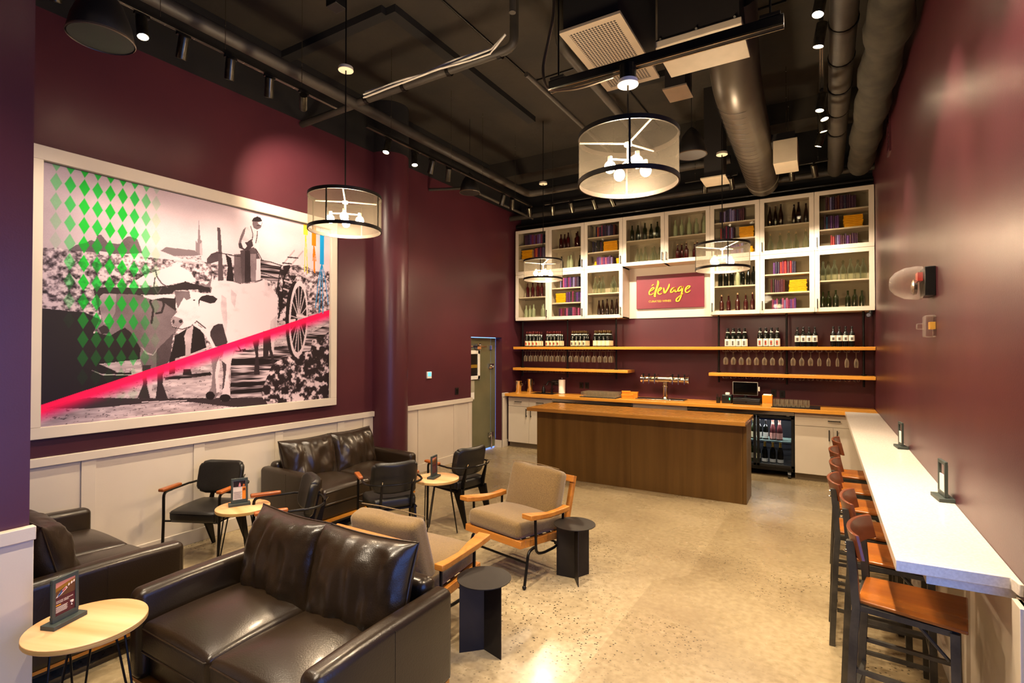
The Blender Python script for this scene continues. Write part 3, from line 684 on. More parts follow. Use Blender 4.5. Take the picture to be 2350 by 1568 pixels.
def bottle_proto(kind,mat,labelmat=None,foil=None,lz=(.05,.13),stop=None,sc=1,band=None,mark=None):
    key=(kind,mat.name,labelmat and labelmat.name,foil and foil.name,lz,stop and stop.name,mark and mark.name)
    if key in BOT: return BOT[key]
    P=[(r*sc,z*sc) for r,z in prof(kind)]; n=12
    def mk(mb,mt): 
        me=bpy.data.meshes.new('bottle'); me.from_pydata(mb.v,[],mb.f); me.materials.append(mt)
        for p in me.polygons: p.use_smooth=True
        me.set_sharp_from_angle(angle=R(50)); return me
    parts=[('bottle',mk(MB().lathe(P,(0,0,0),n),mat))]
    rb=P[2][0]+.0008
    if labelmat: parts.append(('label',mk(MB().lathe([(rb,lz[0]*sc),(rb,lz[1]*sc)],(0,0,0),16),labelmat)))
    if mark: parts.append(('label_print',mk(MB().add([((rb+.001)*math.sin(a),-(rb+.001)*math.cos(a),z*sc) for z in (lz[0]+.012,lz[1]-.03) for a in (-.55,0,.55)],[(0,1,4,3),(1,2,5,4)]),mark)))
    if foil:
        fl=(.075 if kind=='champ' else .042)*sc; k=[(r+.0012,z) for r,z in P if z>P[-1][1]-fl]; z0=P[-1][1]-fl
        r0=np.interp(z0,[z for r,z in P],[r for r,z in P])+.0012; parts.append(('foil',mk(MB().lathe([(r0,z0)]+k,(0,0,0),n),foil)))
    if band:
        zb=P[-1][1]-.07*sc; r0=np.interp(zb,[z for r,z in P],[r for r,z in P])+.002; parts.append(('neck_band',mk(MB().lathe([(r0+.002,zb-.004),(r0,zb+.008)],(0,0,0),n,nocap=True),band)))
    if stop: parts.append(('stopper',mk(MB().lathe([(.010,P[-1][1]-.002),(.012,P[-1][1]+.008),(.010,P[-1][1]+.028)],(0,0,0),8),stop)))
    BOT[key]=parts; return parts
def put(parts,name,loc,label,cat,group,rz=0,scale=1):
    if len(parts)==1:
        o=bpy.data.objects.new(name,parts[0][1]); COL.objects.link(o); tag(o,label,cat,group)
    else:
        o=thing(name,label,cat,group=group)
        for n,me in parts:
            c=bpy.data.objects.new('glass_body' if n=='bottle' else n,me); COL.objects.link(c); c.parent=o
    o.location=loc; o.rotation_euler=(0,0,R(rz)); o.scale=(scale,)*3
    return o
corkm=M('pale_cork','b59a78',.7)
wirem=M('swing_wire','8b8778',.3,metal=1)
def interior(ci): return CX[ci]+.067,CX[ci+1]-.067
def shelfz(top,n,k):   # floor height of tier k (0=top) of n tiers
    z0=ZM if top else ZB; h=(ZT-ZM) if top else (ZM-ZB); t=n-1-k
    return z0+.021 if t==0 else z0+.03+(h-.06)*t/n+.0115
def row(ci,top,tier,fr,kind,mat,desc,stop=None,alt=None):
    a,b=interior(ci); z=shelfz(top,2,tier); n=len(fr)
    for i,f in enumerate(fr):
        km,mm,dd=kind,mat,desc
        if alt and i in alt: km,mm,dd=alt[i]
        if kind=='mix': km='claret' if i%2==0 else 'sloped'
        pr=bottle_proto(km,mm,stop=stop)
        y=9.34+(.035 if i%2 else -.03)
        s=.96+.07*((i*37)%5)/4
        put(pr,'wine_bottle' if kind!='swing' else 'swing_top_bottle',(a+(b-a)*f+(0),y,z),
            '%s, %s from left, %s shelf, %s cabinet, %s'%(dd,ORD[i],'upper' if tier==0 else 'lower','top' if top else 'bottom',CABN[ci]),'bottle',
            'bottles displayed in %s cabinet of %s'%('top' if top else 'bottom',CABN[ci]),0,min(s,1.02))
DR='dark red bottle';CB='clear glass bottle';PB='pale green bottle';DB='black wine bottle'
row(0,False,0,[.25,.38,.63,.72,.94],'claret',redb,DR)
row(0,False,1,[.19,.28,.47,.74,.83],'claret',frostb,PB)
row(1,True,0,[.24,.32,.49,.72,.81,.96],'claret',redb,DR)
row(1,True,1,[.26,.45,.59,.85],'claret',frostb,PB,alt={0:('claret',darkb,DB),3:('sloped',darkb,DB)})
row(2,False,0,[.18,.27,.42,.69,.78,.95],'swing',clearb,CB,corkm)
row(2,False,1,[.30,.38,.56,.67,.86],'hock',brownb,'brown hock bottle')
row(3,True,0,[.12,.26,.50,.65,.86,.96],'mix',greenb,DB)
row(3,True,1,[.28,.35,.50,.68,.77,.90],'swing',clearb,CB)
row(4,True,0,[.15,.30,.53,.70,.93],'claret',frostb,PB)
row(4,True,1,[.21,.30,.45,.65,.74,.92],'claret',redb,DR,corkm)
row(5,False,0,[.12,.25,.41,.54,.67,.80,.94],'mix',darkb,DB,alt={3:('claret',frostb,PB)})
row(5,False,1,[.15,.31,.55,.735,.915],'claret',redb,DR,corkm)
row(6,True,0,[.115,.235,.365,.66,.765,.925],'hock',brownb,'tall brown bottle')
row(6,True,1,[.125,.34,.54,.70,.92],'swing',clearb,CB,corkm)
row(7,False,0,[.07,.18,.31,.49,.64,.79,.895],'swing',clearb,CB)
row(7,False,1,[.065,.19,.335,.585,.725,.87],'claret',greenb,'dark green bottle')
BC=[('purple','32103f'),('plum','3d0e2c'),('indigo','191040'),('lilac','7470b0'),('magenta','6e1c4c'),('violet','54267a'),('burgundy','480e1a'),('navy','0d153c'),('pink','93406f'),('crimson','8c1c2e'),('orange','b0481a'),('black','100c0b'),('blue','16588c')]
def spine_mat(nm,c,gc):
    m=M('book_'+nm,c,.5); N=m.node_tree.nodes; L=m.node_tree.links; b=N['Principled BSDF']
    tc=N.new('ShaderNodeTexCoord'); mp=N.new('ShaderNodeMapping'); mp.inputs['Scale'].default_value=(30,1,14); L.new(tc.outputs['Object'],mp.inputs[0])
    vo=N.new('ShaderNodeTexNoise'); vo.inputs['Scale'].default_value=1.6; vo.inputs['Detail'].default_value=3; L.new(mp.outputs[0],vo.inputs[0])
    rp=N.new('ShaderNodeValToRGB'); rp.color_ramp.elements[0].position=.62; rp.color_ramp.elements[0].color=lin(c); rp.color_ramp.elements[1].position=.66; rp.color_ramp.elements[1].color=lin(gc)
    L.new(vo.outputs[0],rp.inputs[0]); L.new(rp.outputs[0],b.inputs['Base Color']); return m
BM=[(n,spine_mat(n,c,['d8a860','e0b0a8','d8c8b0'][i%3])) for i,(n,c) in enumerate(BC)]
pagem=M('book_pages','cfc2a4',.8)
def bookmesh(m):
    mb=MB(); mb.box(-.5,0,0,-.4,1,1); mb.box(.4,0,0,.5,1,1)
    mb.add([(-.5,0,0),(-.25,-.06,0),(.25,-.06,0),(.5,0,0),(-.5,0,1),(-.25,-.06,1),(.25,-.06,1),(.5,0,1)],[(0,1,5,4),(1,2,6,5),(2,3,7,6),(4,5,6,7),(3,2,1,0)])
    mb.box(-.4,0,.02,.4,.97,.98)
    me=bpy.data.meshes.new('book'); me.from_pydata(mb.v,[],mb.f); me.materials.append(m); me.materials.append(pagem)
    for p in list(me.polygons)[-6:]: p.material_index=1
    return me
BME={n:bookmesh(m) for n,m in BM}; YME=bookmesh(yellow)
def books(ci,top,tier,f0,f1,n,pal,where=None):
    a,b=interior(ci); z=shelfz(top,3,tier); x0=a+(b-a)*f0; x1=a+(b-a)*f1
    rnd=random.Random(ci*31+top*7+tier); ws=[rnd.uniform(.7,1.35) for _ in range(n)]; tot=sum(ws); x=x0
    for i,wd in enumerate(ws):
        w=wd/tot*(x1-x0); nm=BC[pal[(i*5+rnd.randint(0,2))%len(pal)]][0]; h=rnd.uniform(.185,.222)
        o=bpy.data.objects.new('book',BME[nm]); COL.objects.link(o); o.location=(x+w/2,9.265,z); o.scale=(w*.96,.15,h); x+=w
        tag(o,'%s book, %s from left on the %s shelf, %s cabinet, %s'%(nm,ORD[i],['top','middle','bottom'][tier],'top' if top else 'bottom',CABN[ci]),'book','upright books in %s cabinet of %s'%('top' if top else 'bottom',CABN[ci]))
def ystack(ci,top,tier,f0,f1,n=7):
    a,b=interior(ci); z=shelfz(top,3,tier); rnd=random.Random(ci+50); th=.185/n
    for i in range(n):
        w=(f1-f0)*(b-a)*rnd.uniform(.92,1)
        o=bpy.data.objects.new('book',YME); COL.objects.link(o); o.rotation_euler=(0,R(90),0); o.scale=(th*.96,.15,w)
        o.location=(a+(b-a)*(f0+f1)/2-w/2+rnd.uniform(-.006,.006),9.26,z+th*(i+.5)); 
        tag(o,'yellow book lying flat, %s from bottom of pile, %s cabinet, %s'%(ORD[i],'top' if top else 'bottom',CABN[ci]),'book','flat pile of yellow books in %s'%CABN[ci])
P1=[0,2,4,6,3,0,10,7,5]; P2=[3,5,4,8,2,0,5,11]; P3=[4,8,0,1,7,6,4]; P4=[0,1,2,0,3,6,7]
books(0,True,0,.17,.88,11,P1); ystack(0,True,1,.07,.47); books(0,True,1,.52,.94,8,P1)
books(1,False,0,.24,.88,11,P2); ystack(1,False,1,.10,.44,8); books(1,False,1,.46,.97,10,P2+[10]); books(1,False,2,.19,.90,11,P3)
books(2,True,0,.22,.83,12,P1); books(2,True,1,.11,.46,8,[0,11,2,5,0]); ystack(2,True,1,.48,.92,8); books(2,True,2,.25,.78,11,[5,4,5,8,0,3])
books(5,True,0,.12,.73,12,P4); books(5,True,1,.14,.48,8,[9,0,3,4,7,2]); ystack(5,True,1,.60,.96); books(5,True,2,.25,.75,10,P2)
books(6,False,0,.185,.70,10,[0,5,7,4,5,1,2,3,9]); books(6,False,1,.125,.455,7,[11,3,6,1,0,9]); ystack(6,False,1,.54,.94,8); books(6,False,2,.155,.70,12,P2)
books(7,True,0,.13,.76,12,P4); books(7,True,1,.095,.41,7,[0,5,12,1,10]); ystack(7,True,1,.5,.895); books(7,True,2,.23,.79,13,[9,0,3,7,1,0,5])
def vase(ci,tier,f,pr,lab):
    a,b=interior(ci); o=MB().lathe(pr,(0,0,0),14).build('ornament',yellow,smooth=True); o.location=(a+(b-a)*f,9.3,shelfz(True,3,tier)); tag(o,lab,'ornament')
vase(2,2,.2,[(.03,0),(.035,.01),(.02,.03),(.032,.055),(.03,.08),(.018,.095),(.022,.115),(.012,.135),(1e-6,.14)],'small yellow knobbed ornament left of the books, third column from left')
vase(2,2,.9,[(.022,0),(.02,.06),(.026,.10),(.036,.13),(.03,.15),(.026,.16)],'slim yellow goblet right of the books, third column from left')
vase(5,2,.89,[(.05,0),(.045,.02),(.025,.05),(.04,.08),(.045,.105),(.022,.13),(.028,.16)],'yellow gourd-shaped vase in top cabinet behind the right pendant')
# ------------------------------------------------------------------ wooden shelves, pipes, stemware
def plank(name,x0,x1,z,label,group=None):
    return tag(MB().box(x0,9.17,z-.052,x1,9.58,z).build(name,oak,bevel=.004),label,'shelf',group)
plank('wall_shelf',-5.45,.655,2.0,'long oak shelf spanning the whole bar wall under the cabinets')
plank('wall_shelf',-5.46,-3.04,1.572,'short lower oak shelf on the left above the sink')
plank('wall_shelf',-1.645,.655,1.565,'short lower oak shelf on the right above the till')
for i,x in enumerate((-5.317,-4.305,-3.31,-1.509,-.495,.518)):
    mb=MB().cyl((0,0,0),(0,0,1.13),.016,n=10); mb.cyl((0,0,.17),(0,0,.19),.035,n=12); mb.cyl((0,0,.595),(0,0,.605),.035,n=12)
    o=mb.build('pipe_upright',blackmetal,smooth=True); o.location=(x,9.33,1.40); o.scale=(1,1,1.0)
    tag(o,'black pipe upright carrying the oak shelves, %s from the left'%ORD[i],'pipe','black pipe shelf uprights')
GL=[-5.204,-5.084,-4.972,-4.847,-4.727,-4.608,-4.482,-4.357,-4.205,-4.083,-3.959,-3.844,-3.723,-3.607,-3.493,-3.389]
GR=[-1.393,-1.274,-1.154,-1.042,-.927,-.809,-.693,-.57,-.405,-.286,-.166,-.05,.071,.186,.305,.423]
rackm=M('rack_wire','9a8f84',.3,metal=1)
def wireme():
    mb=MB(); w=.036
    mb.tube(smoothpath([(-w,.03,0),(-w,.03,-.03),(-w+.022,.0,-.032)],.01,2),.0035,6); mb.tube(smoothpath([(w,.03,0),(w,.03,-.03),(w-.022,0,-.032)],.01,2),.0035,6)
    for s in (-1,1): mb.tube([(s*(w-.018),.0,-.032),(s*(w-.018),.28,-.032),(s*w,.3,0)],.0035,6)
    me=bpy.data.meshes.new('wire_channel'); me.from_pydata(mb.v,[],mb.f); me.materials.append(rackm); return me
WME=wireme()
for nm,xs,z in (('left bay under the long shelf',GL[:8],1.948),('second bay under the long shelf',GL[8:],1.948),('third bay under the long shelf',GR[:8],1.948),('rightmost bay under the long shelf',GR[8:],1.948),
                ('empty left half under the lower left shelf',GL[:8],1.52),('empty right half under the lower left shelf',GL[8:],1.52),('empty left half under the lower right shelf',GR[:8],1.513),('empty right half under the lower right shelf',GR[8:],1.513)):
    t=thing('stemware_rack','wire stemware rack, '+nm,'rack',(xs[0],9.19,z),0,'wire stemware racks under the shelves')
    for x in xs:
        c=bpy.data.objects.new('wire_channel',WME); COL.objects.link(c); c.parent=t; c.location=(x-xs[0],0,0)
def glassme(s):
    P=[(.033,0),(.034,-.002),(.006,-.008),(.0035,-.02),(.0035,-.085*s[1]),(.012,-.095*s[1]),(.030*s[0],-.12*s[1]),(.036*s[0],-.15*s[1]),(.034*s[0],-.185*s[1]),(.028*s[0],-.215*s[1])]
    me=bpy.data.meshes.new('wine_glass'); mb=MB(); n=14
    for r,z in P:
        for i in range(n): mb.v.append((r*math.cos(2*PI*i/n),r*math.sin(2*PI*i/n),z))
    mb.f=[(j*n+i,j*n+(i+1)%n,(j+1)*n+(i+1)%n,(j+1)*n+i) for j in range(len(P)-1) for i in range(n)]
    me.from_pydata(mb.v,[],mb.f); me.materials.append(stemg)
    for p in me.polygons: p.use_smooth=True
    return me
GM=[glassme((1,1)),glassme((.8,1)),glassme((.66,1.02)),glassme((.8,1.08))]
for side,xs in (('left',GL),('right',GR)):
    for r in range(2):
        for i,x in enumerate(xs):
            k=0
            if side=='right': k=[0,0,0,0,0,0,0,0,0,0,0,1,1,2,3,3][i]
            o=bpy.data.objects.new('wine_glass',GM[k]); COL.objects.link(o); o.location=(x,9.245+.1*r,1.918)
            tag(o,'upside-down hanging wine glass, %s from left in the %s row, %s racks'%(ORD[i],['front','second','rear'][r],side),'wine glass','wine glasses hanging on the %s'%side)
creaml=M('cream_label','e0cfa8',.6,col2='d4c090',nscale=20); whitel=M('white_label','e8e0cf',.6); redl=M('red_print','b23a1c',.5); orl=M('orange_print','c8401a',.5,col2='401008',nscale=60,lo=.45,hi=.5); pinkl=M('pink_label','d89a8a',.6); inkl=M('ink_print','4a4038',.6)
foils={'red':M('red_foil','5a1612',.35,metal=.4),'gold':M('gold_foil','5e4620',.35,metal=.5),'black':M('black_foil','100e0d',.35),'white':M('white_foil','cfc8b8',.4)}
CL=[('red-capped bottle with cream label and red script','claret',creaml,'red',redl,[-5.169,-5.091,-5.007,-4.926],3,(.02,.115)),
('red-capped bottle with two orange marks on cream label','claret',creaml,'red',orl,[-4.703,-4.622,-4.544,-4.462],3,(.02,.115)),
('gold-capped bottle with cream label','claret',creaml,'gold',inkl,[-4.158,-4.077,-3.996,-3.915],3,(.02,.115)),
('gold-capped bottle with deep cream label','sloped',creaml,'gold',None,[-3.691,-3.605,-3.522,-3.44],3,(.02,.115)),
('black-capped bottle with tall white label','sloped',whitel,'black',inkl,[-1.359,-1.273,-1.187,-1.103],2,(.01,.125)),
('bottle with orange and black picture label','claret',whitel,'black',orl,[-.872,-.788,-.708,-.624],2,(.012,.13)),
('black bottle with white label high on body','claret',whitel,'black',inkl,[-.342,-.262,-.184,-.106],1,(.075,.17)),
('black bottle with wavy-print white label','claret',whitel,'black',inkl,[.133,.211,.290,.369],1,(.085,.17))]
for ci,(ds,kind,lm,fo,mk,xs,rows,lz) in enumerate(CL):
    pr=bottle_proto(kind,darkb,lm,foils[fo],lz,mark=mk,band=foils['white'] if ci<6 else None)
    for r in range(rows):
        for i,x in enumerate(xs):
            put(pr,'wine_bottle',(x,9.235+.09*r,2.0),'%s, %s from left, %s row'%(ds,ORD[i],['front','second','rear'][r]),'bottle','%s cluster of bottles from left on the long shelf'%ORD[ci])
# ------------------------------------------------------------------ back counter and base units
tag(MB().box(-5.45,8.84,1.018,.657,9.575,1.07).build('worktop',oak,bevel=.004),'long oak butcher-block worktop running along the back wall','worktop')
def base_cabinet(x0,x1,doors,label,drawers=1,hands=None):
    t=thing('base_cabinet',label,'cabinet',((x0+x1)/2,8.93,0)); w=x1-x0; h=w/2
    MB().box(-h,.02,.1,h,.64,1.017).build('carcass',beige,t); MB().box(-h,.06,0,h,.6,.1).build('toe_kick',toem,t)
    n=len(doors)
    for i,(a,b,hd) in enumerate(doors):
        d=MB().box(a-(x0+x1)/2+.002,0,.105,b-(x0+x1)/2-.002,.019,.815).build('door',beige,t,bevel=.0015)
        if hd:
            hx=(b if hd>0 else a)-(x0+x1)/2-.05*hd; m=MB().box(hx-.006,-.036,.62,hx+.006,-.026,.78); m.box(hx-.005,-.03,.635,hx+.005,0,.647); m.box(hx-.005,-.03,.753,hx+.005,0,.765); m.build('handle',blackmetal,d)
    for a,b in drawers:
        d=MB().box(a-(x0+x1)/2+.002,0,.82,b-(x0+x1)/2-.002,.019,.985).build('drawer',beige,t,bevel=.0015); c=(a+b)/2-(x0+x1)/2
        m=MB().box(c-.08,-.036,.905,c+.08,-.026,.917); m.box(c-.07,-.03,.906,c-.058,0,.916); m.box(c+.058,-.03,.906,c+.07,0,.916); m.build('handle',blackmetal,d)
    return t
base_cabinet(-5.42,-4.444,[(-5.42,-4.948,1),(-4.948,-4.444,-1)],'white base cabinet at the left end under the sink',[(-5.42,-4.948),(-4.948,-4.444)])
base_cabinet(-2.876,-1.948,[(-2.876,-2.41,1),(-2.41,-1.948,-1)],'white base cabinet between the fridges, mostly hidden behind the island',[])
base_cabinet(-.372,.64,[(-.372,.12,1),(.12,.64,-1)],'white base cabinet with one drawer beside the stools',[(-.372,.64)])
blackgl=M('fridge_inside','16181c',.4)
blue=M('fridge_header','0c2148',.4)
def fridge(x0,x1,label,doors):
    w=x1-x0; t=thing('bar_fridge',label,'fridge',(x0,8.93,0))
    b=MB(); b.box(0,.05,.1,.02,.62,.98); b.box(w-.02,.05,.1,w,.62,.98); b.box(0,.05,.1,w,.62,.16); b.box(0,.05,.93,w,.62,.98); b.box(0,.6,.1,w,.62,.98); b.build('cabinet_body',dark,t)
    MB().box(.02,.585,.16,w-.02,.599,.93).build('liner',blackgl,t)
    MB().box(0,-.01,.955,w,.6,1.008).build('steel_top',steel,t,bevel=.003)
    dw=w/doors
    for i in range(doors):
        a=i*dw+.006; c=(i+1)*dw-.006; e=.038; f=MB(); f.box(a,0,.155,c,.045,.155+e); f.box(a,0,.935-e,c,.045,.935); f.box(a,0,.155,a+e,.045,.935); f.box(c-e,0,.155,c,.045,.935)
        d=f.build('door',dark,t,bevel=.002); MB().box(a+e,.015,.155+e,c-e,.02,.935-e).build('glass_pane',fridgeg,d)
        MB().box(a+.03,.03,.87,c-.03,.04,.895).build('header',blue,d)
        MB().box(c-.1,-.012,.945,c-.06,.01,.953).build('door_catch',chrome,d)
    s=MB()
    for k in range(9): s.box(.03,.08+k*.05,.535,w-.03,.085+k*.05,.541)
    s.box(.03,.075,.53,w-.03,.09,.546); s.build('wire_shelf',M('green_grey_wire','8aa396',.4),t)
    MB().box(.02,.06,.165,w-.02,.58,.19).build('floor_pan',steel,t)
    MB().box(0,.09,.085,w,.1,.15).build('grille',dark,t)
    l=lamp('fridge_fill_lamp','AREA',(w/2,.14,.915),FRL,(1,.95,.85)); l.data.shape='RECTANGLE'; l.data.size=w*.9; l.data.size_y=.05; l.parent=t  # fill lamp added under the top to brighten the fridge inside
    for x in (.09,w-.07):
        c=MB().cyl((x-.02,.03,.05),(x+.02,.03,.05),.045,n=16); c.box(x-.026,.01,.06,x+.026,.06,.105); c.build('caster',dark,t)
    return t
fridge(-4.44,-2.88,'black glass-door bar fridge left of centre, mostly behind the island',3)
f2=fridge(-1.944,-.376,'black glass-door bar fridge full of wine beside the white base cabinet',3)
bg=MB()
for i in range(9): bg.box(1.435+i*.011,.08,.105+.003*(i%3),1.443+i*.011,.09,.121+.003*((i*2)%3))
bg.box(1.43,.082,.108,1.535,.09,.112); bg.build('badge',M('badge_silver','cfc8ba',.3,metal=1),f2)
for l,x,k,m,lm,fo,d in [(0,-1.12,'sloped',darkb,whitel,'black','dark bottle with white label'),(1,-1.045,'sloped',greenb,creaml,'gold','dark bottle with cream label'),(2,-.955,'sloped',greenb,creaml,'gold','dark bottle with cream label'),
    (3,-.872,'claret',darkb,whitel,'black','slim black bottle with white label'),(4,-.782,'claret',darkb,whitel,'black','slim black bottle with white label'),(5,-.682,'champ',M('rose_glass','4a2424',.1),pinkl,'white','rose sparkling bottle with pink label'),(6,-.588,'champ',M('rose_glass'),pinkl,'white','rose sparkling bottle with pink label')]:
    put(bottle_proto(k,m,lm,foils[fo] if d[:4]!='rose' else M('rose_foil','c08a78',.35,metal=.3),(.02,.11)),'wine_bottle',(x,9.1,.546),'%s, %s from left, upper shelf of the wine fridge'%(d,ORD[l]),'bottle','bottles on the upper fridge shelf')
for l,x,k,m,lm,fo,d in [(0,-1.07,'claret',M('olive_glass','2c3410',.1,coat=.4),creaml,'black','olive green bottle with cream label'),(1,-.983,'claret',M('olive_glass'),creaml,'black','olive green bottle with cream label'),(2,-.892,'claret',M('olive_glass'),creaml,'black','olive green bottle with cream label'),
    (3,-.795,'champ',darkb,whitel,'gold','gold-necked sparkling bottle'),(4,-.683,'champ',darkb,whitel,'gold','gold-necked sparkling bottle'),(5,-.578,'champ',darkb,whitel,'gold','gold-necked sparkling bottle')]:
    put(bottle_proto(k,m,lm,M('bright_gold_foil','d8a840',.3,metal=.6) if fo=='gold' else foils[fo],(.05,.13) if l<3 else (.01,.06)),'wine_bottle',(x,9.1,.19),'%s, %s from left, lower shelf of the wine fridge'%(d,ORD[l]),'bottle','bottles on the lower fridge shelf')
# ------------------------------------------------------------------ things on the back counter
def bucket(x,y,h,r,label):
    t=thing('wine_cooler',label,'wine cooler',(x,y,1.07)); MB().lathe([(r*.75,0),(r*.8,.01),(r,h*.95),(r*1.08,h),(r,h*.98),(r*.78,.02),(1e-6,.02)],n=24).build('bucket',M('hammered_nickel','d6ccba',.12,metal=1),t,smooth=True)
    for s in (-1,1): MB().tube([(s*r,0,h*.8),(s*(r+.025),0,h*.78),(s*(r+.025),0,h*.62),(s*r*.95,0,h*.6)],.006,6).build('handle',chrome,t,smooth=True)
bucket(-5.33,9.17,.235,.075,'shiny metal wine cooler at left end of worktop, front one'); bucket(-5.2,9.42,.265,.075,'taller shiny metal wine cooler behind the other at left end')
t=thing('sink','small undermount steel sink in the left of the worktop','sink',(-4.75,9.22,1.07)); 
m=MB(); m.box(-.24,-.15,-.0,.24,-.135,.004); m.box(-.24,.135,0,.24,.15,.004); m.box(-.24,-.15,0,-.225,.15,.004); m.box(.225,-.15,0,.24,.15,.004); m.build('rim',steel,t)
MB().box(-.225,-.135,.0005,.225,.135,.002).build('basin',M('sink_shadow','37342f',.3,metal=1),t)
t=thing('faucet','black gooseneck faucet at the small sink','faucet',(-4.69,9.42,1.07)); MB().tube(smoothpath([(0,0,0),(0,0,.21),(-.03,-.10,.25),(-.05,-.14,.16)],.06,4),.012,8).build('spout',dark,t,smooth=True); MB().cyl((0,0,0),(0,0,.03),.025).build('base',dark,t); MB().tube([(.0,0,.06),(.05,0,.09)],.006,6).build('lever',dark,t)
t=thing('soap_dispenser','black soap bottle left of the faucet','soap dispenser',(-4.85,9.36,1.07)); MB().lathe([(.035,0),(.038,.01),(.036,.09),(.014,.12),(.012,.14)],n=14).build('bottle',dark,t,smooth=True); MB().tube([(0,0,.14),(0,0,.17),(.04,-.02,.165)],.006,6).build('pump',chrome,t)
t=thing('wall_sign','small black notice reading hand wash only above the sink','sign',(-4.65,9.572,1.27)); MB().box(-.12,-.006,-.05,.12,.006,.05).build('plate',dark,t)
text('lettering','HAND WASH',.036,M('sign_silver','a8a095',.5),t,T(0,-.0075,.006,90),.0005,'CENTER'); text('lettering','ONLY',.036,M('sign_silver'),t,T(0,-.0075,-.034,90),.0005,'CENTER')
t=thing('paper_towel_holder','white roll of paper towels standing on a chrome holder','paper towel',(-4.44,9.36,1.07)); MB().lathe([(.02,.01),(.066,.01),(.066,.275),(.02,.275)],n=24).build('paper_roll',paper,t,smooth=True); m=MB().cyl((0,0,0),(0,0,.009),.075,n=24); m.cyl((0,0,.0),(0,0,.30),.007); m.sph((0,0,.31),.012); m.build('stand',chrome,t,smooth=True)
def tumbler(h,r):
    mb=MB(); P=[(r*.86,.002),(r,.02),(r*1.02,h*.6),(r*.93,h)]; n=12
    for a,z in P:
        for i in range(n): mb.v.append((a*math.cos(2*PI*i/n),a*math.sin(2*PI*i/n),z))
    mb.f=[(j*n+i,j*n+(i+1)%n,(j+1)*n+(i+1)%n,(j+1)*n+i) for j in range(3) for i in range(n)]+[tuple(range(n-1,-1,-1))]
    me=bpy.data.meshes.new('tumbler'); me.from_pydata(mb.v,[],mb.f); me.materials.append(stemg)
    for p in me.polygons: p.use_smooth=True
    return me
TM=tumbler(.095,.034)
tag(MB().box(-3.87,8.90,1.07,-3.17,9.3,1.079).build('bar_mat',dark,bevel=.002),'black mat under the crowd of tumblers left of the orange boxes','mat')
for r in range(5):
    for i in range(9):
        o=bpy.data.objects.new('tumbler',TM); COL.objects.link(o); o.location=(-3.82+i*.075,8.95+r*.074,1.0795); tag(o,'empty tumbler, %s from left in the %s row of the left mat'%(ORD[i],['front','second','third','fourth','rear'][r]),'glass','tumblers on the left mat')
m=MB().box(-.69,8.905,1.07,-.04,9.36,1.082)
for k in range(22): m.box(-.685+k*.03,8.90,1.071,-.67+k*.03,8.906,1.08)
tag(m.build('bar_mat',dark),'black ribbed rubber bar mat by the wooden box','mat')
for r in range(2):
    for i in range(8):
        o=bpy.data.objects.new('tumbler',TM); COL.objects.link(o); o.location=(-.64+i*.062,9.0+r*.11,1.0825); o.scale=(1.0,1.0,1.15) if 0 else (.88,.88,1.1); tag(o,'stemless glass, %s from left in the %s row of the ribbed right mat'%(ORD[i],['front','rear'][r]),'glass','glasses on the right mat')
def cardbox(x,y,z,w,d,h,rz,label):
    t=thing('card_box',label,'box',(x,y,z),rz,'orange boxes on the worktop'); MB().box(-w/2,-d/2,0,w/2,d/2,h*.62).build('tray',orange,t,bevel=.002); MB().box(-w/2-.003,-d/2-.003,h*.6,w/2+.003,d/2+.003,h).build('lid',orange,t,bevel=.002)
cardbox(-3.03,9.12,1.07,.20,.14,.075,25,'larger orange box at the front right of the tumblers'); cardbox(-3.0,9.35,1.07,.18,.14,.10,10,'orange box behind the other two boxes'); cardbox(-3.05,9.12,1.145,.15,.11,.055,20,'small orange box stacked on the larger one')
t=thing('drip_tray','long steel drip tray under the beer tower','tray',(-2.45,9.2,1.07)); MB().box(-.42,-.13,0,.42,.16,.018).build('rim',steel,t,bevel=.004); MB().box(-.38,-.125,.0185,.38,.02,.02).build('dark_grate',M('grate_dark','2a2622',.4,metal=.8),t)
t=thing('beer_tower','chrome T-shaped beer tower with six black tap handles','beer tower',(-2.39,9.27,1.088))
pol=M('polished_steel','d8cdb8',.14,metal=1,col2='cbbd9f',nscale=4)
MB().lathe([(.065,0),(.05,.02),(.042,.03),(.042,.20),(.055,.205),(.055,.22),(.042,.225),(.046,.30)],n=24).build('column',pol,t,smooth=True)
m=MB().cyl((-.41,-.02,.335),(.41,-.02,.335),.052,n=24); m.build('cross_bar',pol,t,smooth=True)
for x in (-.41,-.12,.10,.40): m=MB().cyl((x-.012,-.02,.335),(x+.012,-.02,.335),.062,n=20); m.tube([(x,-.02,.39),(x-.01,-.02,.42),(x+.015,-.02,.425)],.008,6); m.build('clamp',chrome,t,smooth=True)
for x in (-.36,-.26,-.16,.15,.25,.35):
    f=MB().cyl((x,-.07,.33),(x,-.11,.325),.014); f.cyl((x,-.11,.34),(x,-.115,.26),.012,.009); f=f.build('faucet',chrome,t,smooth=True)
    MB().cyl((x,-.105,.345),(x,-.10,.435),.009,.017,n=10).build('tap_handle',dark,f)
t=thing('pen_cup','black pen cup left of the receipt printer','cup',(-1.49,9.13,1.07)); MB().lathe([(.03,0),(.035,.1),(.031,.1),(.028,.01)],n=12).build('cup',dark,t,smooth=True)
for i,(a,b) in enumerate(((.02,.01),(-.015,.012),(.0,-.015))): MB().cyl((a*.4,b*.4,.01),(a*1.8,b*1.6,.15),.004,n=6).build('pen',dark,t)
